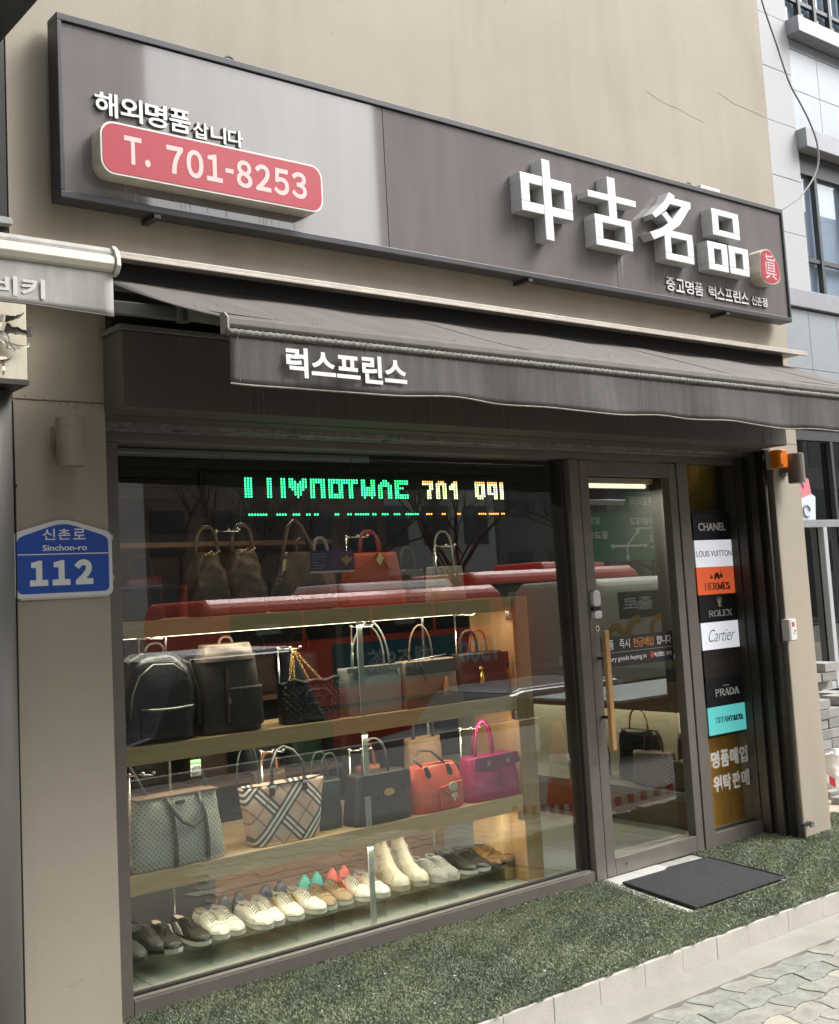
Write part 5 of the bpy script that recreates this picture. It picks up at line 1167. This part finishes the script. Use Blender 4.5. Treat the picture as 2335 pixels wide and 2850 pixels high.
text("G U C C I", 6.155, 6.432, 1.075, 1.108, BY, mat("dim_gold_print", (.10, .09, .075), .5), bp_, bold=-.01)
serif("PRADA", 6.175, 6.412, .886, .930, BY, WHITE, bp_, .26, .10)
text("MILANO", 6.26, 6.32, .945, .952, BY, WHITE, bp_, bold=0)
serif("TIFFANY&CO.", 6.150, 6.432, .722, .756, BY, mat("dark_teal_print", (.01, .06, .07), .5), bp_, .2, .08)
bt = thing("pane_lettering", "two lines of white Korean lettering on the pane over the honey board", "lettering", (6.28, .33, .3))
letters("명품매입", 6.078, 6.470, .448, .552, .3240, WHITE, bt, .035, .0008, .16, "lettering")
letters("위탁판매", 6.085, 6.470, .300, .402, .3240, WHITE, bt, .035, .0008, .16, "lettering")
db = thing("door_banner", "black banner strip with white and orange lettering across the door glass", "banner", (5.45, .33, 1.24))
B(5.0995, 5.804, .3260, .3290, 1.147, 1.322).build("strip", mat("banner_black", (.018, .016, .015), .5), db)
letters("품 즉시", 5.215, 5.405, 1.250, 1.303, .3255, WHITE, db, .0, .0006, .08, "lettering")
OP = mat("orange_print", (.66, .27, .06), .5)
letters("현금매입", 5.432, 5.622, 1.250, 1.303, .3255, OP, db, .0, .0006, .08, "lettering"); letters("합니다", 5.650, 5.790, 1.252, 1.302, .3255, WHITE, db, .0, .0006, .08, "lettering")
B(5.10, 5.803, .3250, .3259, 1.229, 1.2315).build("rule", mat("grey_print", (.35, .34, .32), .5), db)
text("ury goods buying in", 5.225, 5.545, 1.172, 1.207, .3255, WHITE, db, bold=.0)
B(5.585, 5.612, .3248, .3259, 1.175, 1.212).build("seal", mat("banner_red", (.5, .05, .05), .5), db)
letters("럭스프린스", 5.618, 5.715, 1.180, 1.206, .3255, WHITE, db, .02, .0006, .05, "lettering"); letters("신촌점", 5.728, 5.782, 1.182, 1.204, .3255, WHITE, db, .0, .0006, .08, "lettering")
B(5.113+.0, 5.17, .345, .346, .62, .68).build("sticker", mat("faded_sticker", (.45, .42, .33), .6), db)

# ------------------------------------------------------------ set-back building on the right
rb = thing("granite_building", "set-back white granite and blue grey panelled building on the right", "building", (17, 5, 0))
GRN = mat("white_granite", (.40, .41, .42), .7, var=.10, vscale=60, bump=.1, bscale=100)
BLU = mat("blue_grey_panel", (.30, .33, .365), .35, .25, var=.06, vscale=3)
LEDG = mat("grey_ledge", (.27, .28, .30), .45, .3, var=.08)
MUL = mat("black_mullion", (.055, .058, .062), .45, .3)
SKG = mat_glass("curtain_glass", (.25, .28, .30), 2.6); UPG = mat_glass("upper_glass", (.80, .84, .88), 1.8)
z = 5.53; k = 0
while z < 14:
    h = .80; B(6.9, 14.826, 4.6+.002*(k % 2), 4.9, z+.004, z+h-.004).build("stone", GRN, rb, bevel=.003); z += h; k += 1
B(6.9, 40, 4.8, 5.2, -.2, 15).build("core", mat("joint_dark", (.10, .10, .10), .8), rb)
for (z0, z1) in ((3.55, 5.25), (7.92, 9.32)):
    x = 14.0 if z0 < 5 else 14.835
    if z0 > 5: x = 14.835
    while x < 22:
        w_ = .72
        zz = z0
        while zz < z1-.05:
            hh = min(.62 if z0 > 5 else .85, z1-zz); B(x+.004, x+w_-.004, 4.62, 4.8, zz+.004, zz+hh-.004).build("panel", BLU, rb, bevel=.003); zz += hh
        x += w_
for (x0, z0, z1, d) in ((14.80, 7.62, 7.90, .16), (14.80, 9.33, 9.56, .20), (13.9, 5.27, 5.52, .04)):
    B(x0, 22, 4.6-d, 4.8, z0, z1).build("ledge", LEDG, rb, bevel=.004)
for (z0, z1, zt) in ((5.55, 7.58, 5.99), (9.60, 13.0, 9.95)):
    B(14.84, 22, 4.71, 4.72, z0, z1).build("window_pane", UPG, rb)
    if z0 < 6: B(14.84, 22, 4.64, 4.70, 7.30, 7.60).build("lintel", MUL, rb)
    x = 15.20
    while x < 22: B(x, x+.07, 4.62, 4.70, z0, z1-.285 if z0 < 6 else z1).build("mullion", MUL, rb, bevel=.004); x += .80 if z0 < 6 else .42
    B(14.84, 22, 4.635, 4.69, zt, zt+.06).build("transom", MUL, rb)
    B(14.90, 22, 4.74, 4.79, z0, z1).build("sky_sheet", mat("pale_sky", (.70, .74, .78), .8), rb)  # pale sheet behind the panes imitates the sky they reflect
# ground floor shopfront
B(13.6, 22, 4.64, 4.79, 3.40, 3.54).build("lintel", MUL, rb)
B(13.6, 22, 4.70, 4.71, .06, 3.39).build("window_pane", SKG, rb)
for x in (14.98, 16.2, 17.4): B(x, x+.06, 4.62, 4.69, 2.30, 3.39).build("mullion", MUL, rb)
B(13.6, 22, 4.60, 4.69, 2.19, 2.29).build("transom", LEDG, rb, bevel=.004)
for x in (14.58, 15.1, 16.2): B(x, x+.09, 4.60, 4.69, .02, 2.185).build("mullion", mat("pale_aluminium", (.50, .53, .56), .4, .4), rb, bevel=.004)
B(13.6, 22, 4.61, 4.69, .0, .10).build("sill", MATS["pale_aluminium"], rb)
B(13.6, 22, 4.75, 4.79, .05, 3.4).build("backing", mat("dim_interior", (.035, .055, .065), .7, col2=(.09, .14, .16), vscale=1.1), rb)
gm = MB(); gr = random.Random(5)  # strokes drawn behind the pane imitate graffiti reflected in the glass
for k in range(9):
    x0, z0 = 14.15+gr.random()*.4, 1.3+gr.random()*.75
    gm.tube(smooth_pts([(x0, 4.735, z0), (x0+gr.uniform(-.15, .2), 4.735, z0+gr.uniform(-.3, .3)), (x0+gr.uniform(-.2, .3), 4.735, z0+gr.uniform(-.3, .3)), (x0+gr.uniform(-.1, .3), 4.735, z0+gr.uniform(-.4, .4))], 5), .010, 5)
gm.build("graffiti_reflection", mat("teal_reflection", (.08, .32, .38), .5), rb)
gs = MB(); gs.tube([(14.2, 4.737, 2.0), (14.45, 4.737, 1.75)], .01, 5).tube([(14.15, 4.737, 1.62), (14.5, 4.737, 1.35)], .009, 5); gs.build("graffiti_reflection", mat("rust_reflection", (.45, .18, .06), .6), rb)
fd = thing("furled_poster", "torn pink and white poster stuck inside the shopfront window beside the pillar", "poster", (14.3, 4.69, 2.3))
PINK = mat("pink_paper", (.60, .16, .20), .6); PALEB = mat("pale_blue_paper", (.55, .60, .70), .6)
MB().prism([(13.7, 2.30), (14.56, 2.30), (14.60, 2.62), (14.50, 2.66), (14.46, 2.86), (14.25, 2.92), (13.7, 2.85)], 4.690, 4.696).build("paper", PALEB, fd)
MB().prism([(13.7, 2.70), (14.10, 2.68), (14.24, 2.60), (14.50, 2.66), (14.46, 2.86), (14.25, 2.92), (13.7, 2.85)], 4.684, 4.689).build("paper", PINK, fd)
for (cx_, cz_, r_) in ((14.25, 2.74, .07), (14.35, 2.42, .08)):
    MB().tube([(cx_+r_*math.cos(a), 4.682, cz_+r_*math.sin(a)) for a in np.linspace(0, 5.2, 14)], .012, 5).build("swirl", mat("grey_ink", (.20, .21, .26), .6), fd)
cu = thing("hanging_sheets", "pale torn plastic sheets hanging inside the shopfront window", "sheet", (14.6, 4.72, 3.2))
for (x, w_) in ((14.42, .05), (14.52, .04), (14.60, .05), (14.78, .10)):
    MB().grid(lambda u, v: (x+w_*(u-.5)+.06*v+.03*math.sin(v*5+x*7), 4.730+.006*math.sin(u*6), 3.3-v*.95), 5, 16).build("strip", mat("grey_sheet", (.22, .25, .27), .6), cu)
# blocks, rubble, sacks, barrier tape by the pillar
st_ = thing("block_stack", "stack of grey concrete paving blocks beyond the right pillar", "blocks", (8.8, 1.5, -.02))
CB = [mat("block_grey", (.22, .215, .205), .85, var=.1, vscale=10, bump=.3), mat("block_light", (.28, .275, .26), .85, var=.1, vscale=10, bump=.3)]
for l in range(8):
    for i in range(4):
        for j in range(3):
            if l == 7 and (i+j) % 2: continue
            dx = random.uniform(-.008, .008)+.02*math.sin(l*2.1); x0 = 8.36+i*.205+dx; y0 = 1.02+j*.21+random.uniform(-.008, .008)
            B(x0, x0+.198, y0, y0+.20, -.02+l*.078+.003, -.02+l*.078+.076).build("block", CB[(i+j+l) % 2], st_, bevel=.004)
s2 = thing("block_stack", "lower heap of paler paving blocks behind the taller stack", "blocks", (9.8, 2.8, -.02))
for l in range(8):
    for i in range(5):
        a = random.uniform(-.1, .1); x0 = 9.45+i*.28+.05*(l % 2)
        B(x0, x0+.25, 2.4+a, 2.75+a, -.02+l*.09, -.02+l*.09+.085).build("block", CB[(i+l) % 2], s2, bevel=.004)
rbm = MB(); rr_ = random.Random(9)
for k in range(260):
    x, y = rr_.uniform(7.5, 15), rr_.uniform(.4, 4.4); s_ = rr_.uniform(.02, .09); a = rr_.uniform(0, 3)
    rbm.prismz([(x+s_*math.cos(a+q*1.57), y+s_*.7*math.sin(a+q*1.57)) for q in range(4)], -.03, -.02+s_*.6)
rbm.build("rubble", CB[1], kind="stuff")
sk = thing("cement_sack", "small white sack slumped against the block stack", "sack", (8.22, .8, -.02))
P(sk, loft(.22, .16, .16, .10, .26, wr=.008, seed=31, e=2.6), "sack", mat("sack_white", (.66, .65, .62), .7, var=.1)); P(sk, MB().lathe((.02, 0, .24), [(.03, 0), (.018, .02), (.03, .05)], 8), "tie", WHITE)
# striped barrier tape: alternate red and white pieces
RED = mat("tape_red", (.55, .05, .06), .45); TWH = mat("tape_white", (.78, .74, .72), .45)
def tape(name, label, pts, n, h=.06):
    t = thing(name, label, "barrier tape", pts[0]); P0 = [Vector(p) for p in smooth_pts(pts, max(1, n//(len(pts)-1)))]
    for i in range(len(P0)-1):
        a, b = P0[i], P0[i+1]; d = (b-a); sh_ = Vector((d.x*.0, 0, 0))
        mb = MB(); q = Vector((0, 0, h/2)); o = Vector((0, .0015, 0))
        mb.add([a-q, b-q, b+q, a+q, a-q+o, b-q+o, b+q+o, a+q+o], [(0, 1, 2, 3), (7, 6, 5, 4), (0, 4, 5, 1), (3, 2, 6, 7), (1, 5, 6, 2), (0, 3, 7, 4)])
        mb.build("stripe", (RED, TWH)[i % 2], t)
    return t
tape("barrier_tape", "red and white barrier tape trailing off the foot of the right pillar", [(6.83, .06, .34), (6.95, .02, .27), (7.15, -.03, .16), (7.5, -.06, .02)], 9, .055)
tape("barrier_tape", "red and white barrier tape sagging along the pavement by the traffic cones", [(5.9, -1.30, .06), (6.6, -1.25, -.02), (7.6, -1.15, .0), (8.9, -1.1, .10)], 45, .07)
def cone(x, y, lab):
    t = thing("traffic_cone", lab, "traffic cone", (x, y, -.135), "traffic cones on the pavement")
    oc = mat("cone_orange", (.70, .12, .03), .45)
    P(t, MB().box(-.18, .18, -.18, .18, 0, .03), "base", oc, False, .005); P(t, MB().lathe((0, 0, .03), [(.14, 0), (.10, .26)], 20), "body", oc); P(t, MB().lathe((0, 0, .29), [(.101, 0), (.072, .18)], 20), "reflective_band", TWH); P(t, MB().lathe((0, 0, .47), [(.071, 0), (.03, .24)], 20), "tip", oc)
cone(6.75, -1.62, "orange traffic cone standing nearest the shop step"); cone(9.1, -1.15, "orange traffic cone at the far end of the barrier tape")
pk = thing("covered_stack", "sheet-covered stack of dark boards on the pavement across from the door", "stack", (10.4, -3.6, -.135))
for k in range(9): B(9.3+.02*(k % 2), 11.6, -4.4, -3.2, -.13+k*.06, -.13+k*.06+.052).build("board", mat("dark_board", (.06, .065, .065), .6, var=.3), pk)
B(9.25, 11.65, -4.45, -3.15, .415, .44).build("cover", mat("pale_cover", (.42, .50, .47), .5), pk)

# ------------------------------------------------------------ the street opposite, seen mirrored in the glass
def bus(label, x0, L, y, body, roof, h=3.22, ad=None, kind="bus", win_from=.55, glasscol=(.03, .035, .04)):
    t = thing("city_bus", label, "bus", (x0+L/2, y, -1.45)); z0 = -1.45
    prof = [(y-2.3, z0+.35), (y-.0, z0+.35), (y, z0+h-.32), (y-.06, z0+h-.12), (y-.25, z0+h), (y-2.05, z0+h), (y-2.24, z0+h-.12), (y-2.3, z0+h-.32)]
    MB().prismx(prof, x0, x0+L).build("body", body, t, bevel=.10)
    MB().prismx([(y-2.0, z0+h+.005), (y-.30, z0+h+.005), (y-.45, z0+h+.16), (y-1.8, z0+h+.16)], x0+L*.45, x0+L*.85).build("roof_unit", roof, t, bevel=.05)
    n = max(2, int(L/1.4)); ww = (L-.7)/n
    for i in range(n):
        f_ = B(x0+.35+i*ww+.04, x0+.35+(i+1)*ww-.04, y-.01, y+.012, z0+h-.74, z0+h-.26).build("window", mat("bus_glass", glasscol, .08), t, bevel=.01)
        if i % 2 == 0: B(x0+.35+i*ww+.5, x0+.35+i*ww+.95, y+.0125, y+.016, z0+h-.60, z0+h-.44).build("sticker", mat("pale_sticker", (.35, .40, .38), .5), f_)
    for q in (.18, .8):
        MB().prism([(x0+L*q+.48*math.cos(a), z0+.48+.48*math.sin(a)) for a in np.linspace(0, 6.283, 24, endpoint=False)], y-.25, y+.02).build("tyre", RUB, t)
        MB().prism([(x0+L*q+.26*math.cos(a), z0+.48+.26*math.sin(a)) for a in np.linspace(0, 6.283, 20, endpoint=False)], y+.021, y+.03).build("rim", mat("wheel_rim", (.4, .4, .4), .4, .7), t)
    B(x0+.02, x0+L-.02, y+.001, y+.014, z0+h-1.90, z0+h-1.84).build("trim_line", MATS["bus_glass"], t)
    return t
REDP = mat("bus_red", (.85, .10, .05), .3, coat=.3); IVP = mat("bus_ivory", (.74, .73, .55), .3, coat=.3); WHP = mat("bus_white", (.72, .72, .70), .4)
b1 = bus("long red city bus with a teal advert on its side", 8.9, 6.3, -11, REDP, WHP)
B(11.3, 13.9, -10.9995, -10.985, .40, 1.0-.9+.40+.0).build("advert", mat("teal_advert", (.02, .16, .20), .5), b1) if False else None
adv = B(11.2, 13.9, -10.998, -10.985, .22, .92).build("advert", mat("teal_advert", (.02, .16, .20), .5), b1)
text("해조8茶", 11.9, 13.3, .38, .78, -10.984, mat("pale_advert_print", (.55, .62, .62), .5), adv, face='+y', bold=.02)
text("1500", 13.98, 14.9, .38, .78, -10.984, MATS["pale_advert_print"], b1, face='+y', bold=.03)
bus("red tour bus behind the ivory bus with dark wrap-round windows", 15.6, 5.0, -12.2, REDP, REDP, 3.5)
b3 = bus("ivory bus painted with gold scrolls and a white roof unit", 15.7, 9.5, -9.0, IVP, WHP, 3.2)
GS = mat("gold_scroll", (.62, .32, .03), .5); sm = random.Random(11)
for k in range(13):
    cx_, cz_ = 15.9+k*.62, sm.uniform(.60, .80); r0 = sm.uniform(.18, .34); a0 = sm.uniform(0, 6.28); dr = sm.choice((-1, 1))
    b3s = MB().tube([(cx_+r0*(1-.75*t_)*math.cos(a0+dr*5.2*t_), -8.985, cz_+r0*(1-.75*t_)*math.sin(a0+dr*5.2*t_)) for t_ in np.linspace(0, 1, 22)], [.08*(1-.5*t_) for t_ in np.linspace(0, 1, 22)], 6, flat=1)
    b3s.v = [(a, -8.985+(b+8.985)*.1, c) for a, b, c in b3s.v]; b3s.build("scroll", GS, b3)
letters("중로 홍대문", 16.2, 20.3, 1.16, 1.40, -8.984, WHITE, b3, .02, .002, .5, "lettering") if False else None
text("중로", 16.2, 17.0, 1.16, 1.38, -8.984, WHITE, b3, face='+y', bold=.02); text("홍대문", 18.2, 19.6, 1.16, 1.38, -8.984, WHITE, b3, face='+y', bold=.02)
def car(label, x0, L, y, H, body, roofm, z0=-1.45):
    t = thing("parked_car", label, "car", (x0+L/2, y-.9, z0)); h = H
    def pr(f, a): return [(x0+L*p, z0+h*q) for p, q in f]
    side = [(.0, .28), (.01, .55), (.06, .62), (.20, .66), (.30, .97), (.36, 1.0), (.82, 1.0), (.95, .68), (1.0, .60), (1.0, .28)]
    MB().prism(pr(side, 0), y-1.8, y).build("body", body, t, bevel=.06)
    MB().prism(pr([(.31, .985), (.36, 1.02), (.81, 1.02), (.85, .985)], 0), y-1.7, y-.08).build("roof", roofm, t, bevel=.03)
    MB().prism(pr([(.23, .68), (.315, .93), (.56, .93), (.56, .68)], 0), y-.01, y+.008).build("window", MATS["bus_glass"], t); MB().prism(pr([(.575, .68), (.575, .93), (.81, .93), (.90, .68)], 0), y-.01, y+.008).build("window", MATS["bus_glass"], t)
    for q in (.18, .80):
        MB().prism([(x0+L*q+.34*math.cos(a), z0+.34+.34*math.sin(a)) for a in np.linspace(0, 6.283, 22, endpoint=False)], y-.22, y+.02).build("tyre", RUB, t)
        MB().prism([(x0+L*q+.2*math.cos(a), z0+.34+.2*math.sin(a)) for a in np.linspace(0, 6.283, 18, endpoint=False)], y+.021, y+.03).build("rim", MATS["wheel_rim"], t)
    MB().box(x0+L*.02, x0+L*.06, y-.3, y+.005, z0+h*.45, z0+h*.55).build("headlight", mat("lamp_lens", (.5, .5, .5), .1), t)
    return t
car("tall dark van with a white roof standing in front of the red bus", 5.6, 3.2, -7.6, 2.5, mat("charcoal_paint", (.03, .032, .035), .3, coat=.4), WHP)
car("silver people carrier on the near lane in front of the red bus", 10.6, 4.6, -7.6, 1.6, mat("silver_paint", (.28, .31, .32), .3, .4, coat=.4), MATS["silver_paint"])
# direction sign on a gantry pole
ds = thing("road_sign", "green overhead road direction sign on a steel pole across the street", "road sign", (18.5, -10.7, 2.6))
SG = mat("road_green", (.02, .20, .12), .45)
B(17.2, 19.95, -10.74, -10.70, 2.10, 3.08).build("sign_panel", SG, ds, bevel=.01); B(18.55, 19.7, -10.74, -10.70, 3.14, 3.50).build("sign_panel", SG, ds, bevel=.01)
def rt(s, a, b, c, d): text(s, a, b, c, d, -10.698, WHITE, ds, face='+y', bold=.02)
rt("신촌로터리", 18.65, 19.6, 3.22, 3.42); rt("서강대교", 18.6, 19.4, 2.82, 2.98); rt("서강대", 19.2, 19.75, 2.45, 2.62); rt("Sogang Univ", 19.2, 19.8, 2.32, 2.40); rt("동교동", 17.3, 17.9, 2.55, 2.70); rt("망원", 17.35, 17.7, 2.85, 3.0); rt("Seogangdaegyo", 18.7, 19.3, 2.73, 2.79)
ar = MB(); y_ = -10.697
for (a, b) in (((18.45, 2.4), (18.80, 2.68)), ((18.45, 2.4), (18.05, 2.4)), ((18.45, 2.4), (19.0, 2.4)), ((18.45, 2.4), (18.45, 2.2))):
    ar.tube([(a[0], y_, a[1]), (b[0], y_, b[1])], .022, 4)
    d = Vector((b[0]-a[0], 0, b[1]-a[1])).normalized(); p_ = Vector((-d.z, 0, d.x)); c_ = Vector((b[0], y_, b[1]))
    ar.prism([((c_+p_*.06).x, (c_+p_*.06).z), ((c_+d*.12).x, (c_+d*.12).z), ((c_-p_*.06).x, (c_-p_*.06).z)], y_-.003, y_+.003)
ar.build("arrows", WHITE, ds)
MB().tube([(20.3, -10.8, -1.45), (20.3, -10.8, 3.7)], .10, 10).tube([(20.3, -10.8, 3.3), (17.3, -10.8, 3.3)], .06, 8).build("pole", MATS["galvanised"], ds, smooth=True)
# bare street trees
BARK = mat("bark", (.07, .055, .045), .9, var=.3, vscale=10)
def tree(x, y, h, label, seed):
    t = thing("street_tree", label, "tree", (x, y, -.135 if y > -6.2 else -1.45), "bare street trees across the road")
    z0 = t.location.z; rg = random.Random(seed); tr_ = MB(); cr2 = MB()
    tr_.tube([(x, y, z0), (x+.05, y, z0+h*.22), (x-.03, y+.05, z0+h*.45)], [.12, .10, .075], 8)
    def br(p, d, l, r, dep, mb):
        q = p+d*l*.5+Vector((rg.uniform(-.1, .1), rg.uniform(-.1, .1), .03))*l; e = p+d*l
        mb.tube([p, q, e], [r, r*.8, r*.6], 5)
        if dep == 0: return
        for _ in range(3):
            nd = (d+Vector((rg.uniform(-.8, .8), rg.uniform(-.8, .8), rg.uniform(-.1, .6)))).normalized(); br(e, nd, l*.68, r*.58, dep-1, mb)
    for k in range(5): br(Vector((x, y, z0+h*(.25+.05*k))), Vector((rg.uniform(-1, 1), rg.uniform(-1, 1), rg.uniform(.5, 1.2))).normalized(), h*.20, .05, 4, cr2)
    tr_.build("trunk", BARK, t, smooth=True); cr2.build("crown", BARK, t)
tree(16.4, -13.5, 8, "tall bare tree behind the road sign", 1); tree(10.3, -14.5, 7.5, "bare tree above the middle of the red bus", 2); tree(13.2, -14.0, 7, "bare tree right of the red bus roof", 3); tree(24.5, -15, 8.5, "far bare tree beyond the ivory bus", 4); tree(7.4, -15.5, 6, "small bare tree left of the red bus", 5)
# buildings opposite
def block(label, x0, x1, y, z1, m, nx, nz, wm, z0=.5, fr_=.62, nm="opposite_building"):
    t = thing(nm, label, "building", ((x0+x1)/2, y-4, -1.45))
    B(x0, x1, y-8, y, -1.75, z1).build("wall", m, t)
    dx = (x1-x0)/nx; dz = (z1-z0-.8)/max(nz, 1)
    for i in range(nx):
        for j in range(nz):
            B(x0+dx*(i+.5-fr_/2), x0+dx*(i+.5+fr_/2), y-.01, y+.03, z0+dz*(j+.2), z0+dz*(j+.78)).build("window", wm, t)
    B(x0-.1, x1+.1, y-8, y+.12, z1+.003, z1+.3).build("parapet", m, t)
    return t
WG = mat("far_glass", (.06, .075, .085), .12); OFW = mat("off_white_wall", (.58, .57, .54), .8, var=.05); BRK = mat("brown_brick", (.13, .085, .06), .85, col2=(.24, .19, .15), vscale=.8); GYT = mat("grey_tile_wall", (.20, .195, .19), .6, var=.1, vscale=.6); DGT = mat("dark_tower_wall", (.15, .145, .14), .6, var=.12, vscale=.5)
ob = block("pale blank-walled building across the street with faded lettering high up", -14, 14.8, -25, 21, OFW, 6, 1, WG, 18.0)
DL = mat("faded_letter", (.92, .92, .90), .6)
text("Move to G", 12.0, 14.3, 16.5, 16.95, -24.96, DL, ob, face='+y', bold=.02); text("G", 12.5, 13.3, 15.0, 15.8, -24.96, DL, ob, face='+y', bold=.02)
text("HAE", 13.2, 14.6, 12.6, 13.0, -24.96, mat("dark_far_letter", (.12, .12, .12), .6), ob, face='+y', bold=.02)
block("low brown brick building between two taller ones across the street", 15.1, 24.2, -26, 8.2, BRK, 5, 3, WG)
block("small pale building with a flat roof across the street", 24.4, 30.2, -27, 6.2, mat("pale_wall", (.42, .43, .41), .8), 3, 2, WG)
block("tall dark tiled office tower across the street", 34.2, 68, -31, 30, DGT, 14, 8, WG)
block("wide grey tower further along the opposite side", 70, 110, -30, 26, GYT, 14, 7, WG)
block("grey apartment slab behind the blank building", -60, -15, -28, 24, GYT, 14, 7, WG)
# white parked van on the near lane (its roof shows in the glass)
hd = thing("hedge_rail", "blue painted hoarding rail along the far pavement", "railing", (8, -9.5, -1.45))
B(6.0, 8.4, -13.0, -12.95, -.4, 1.2).build("rail_panel", mat("hoarding_blue", (.08, .11, .24), .5), hd)
MB().tube([(6.0, -12.9, 1.25), (8.4, -12.9, 1.25)], .05, 8).build("top_rail", MATS["hoarding_blue"], hd)
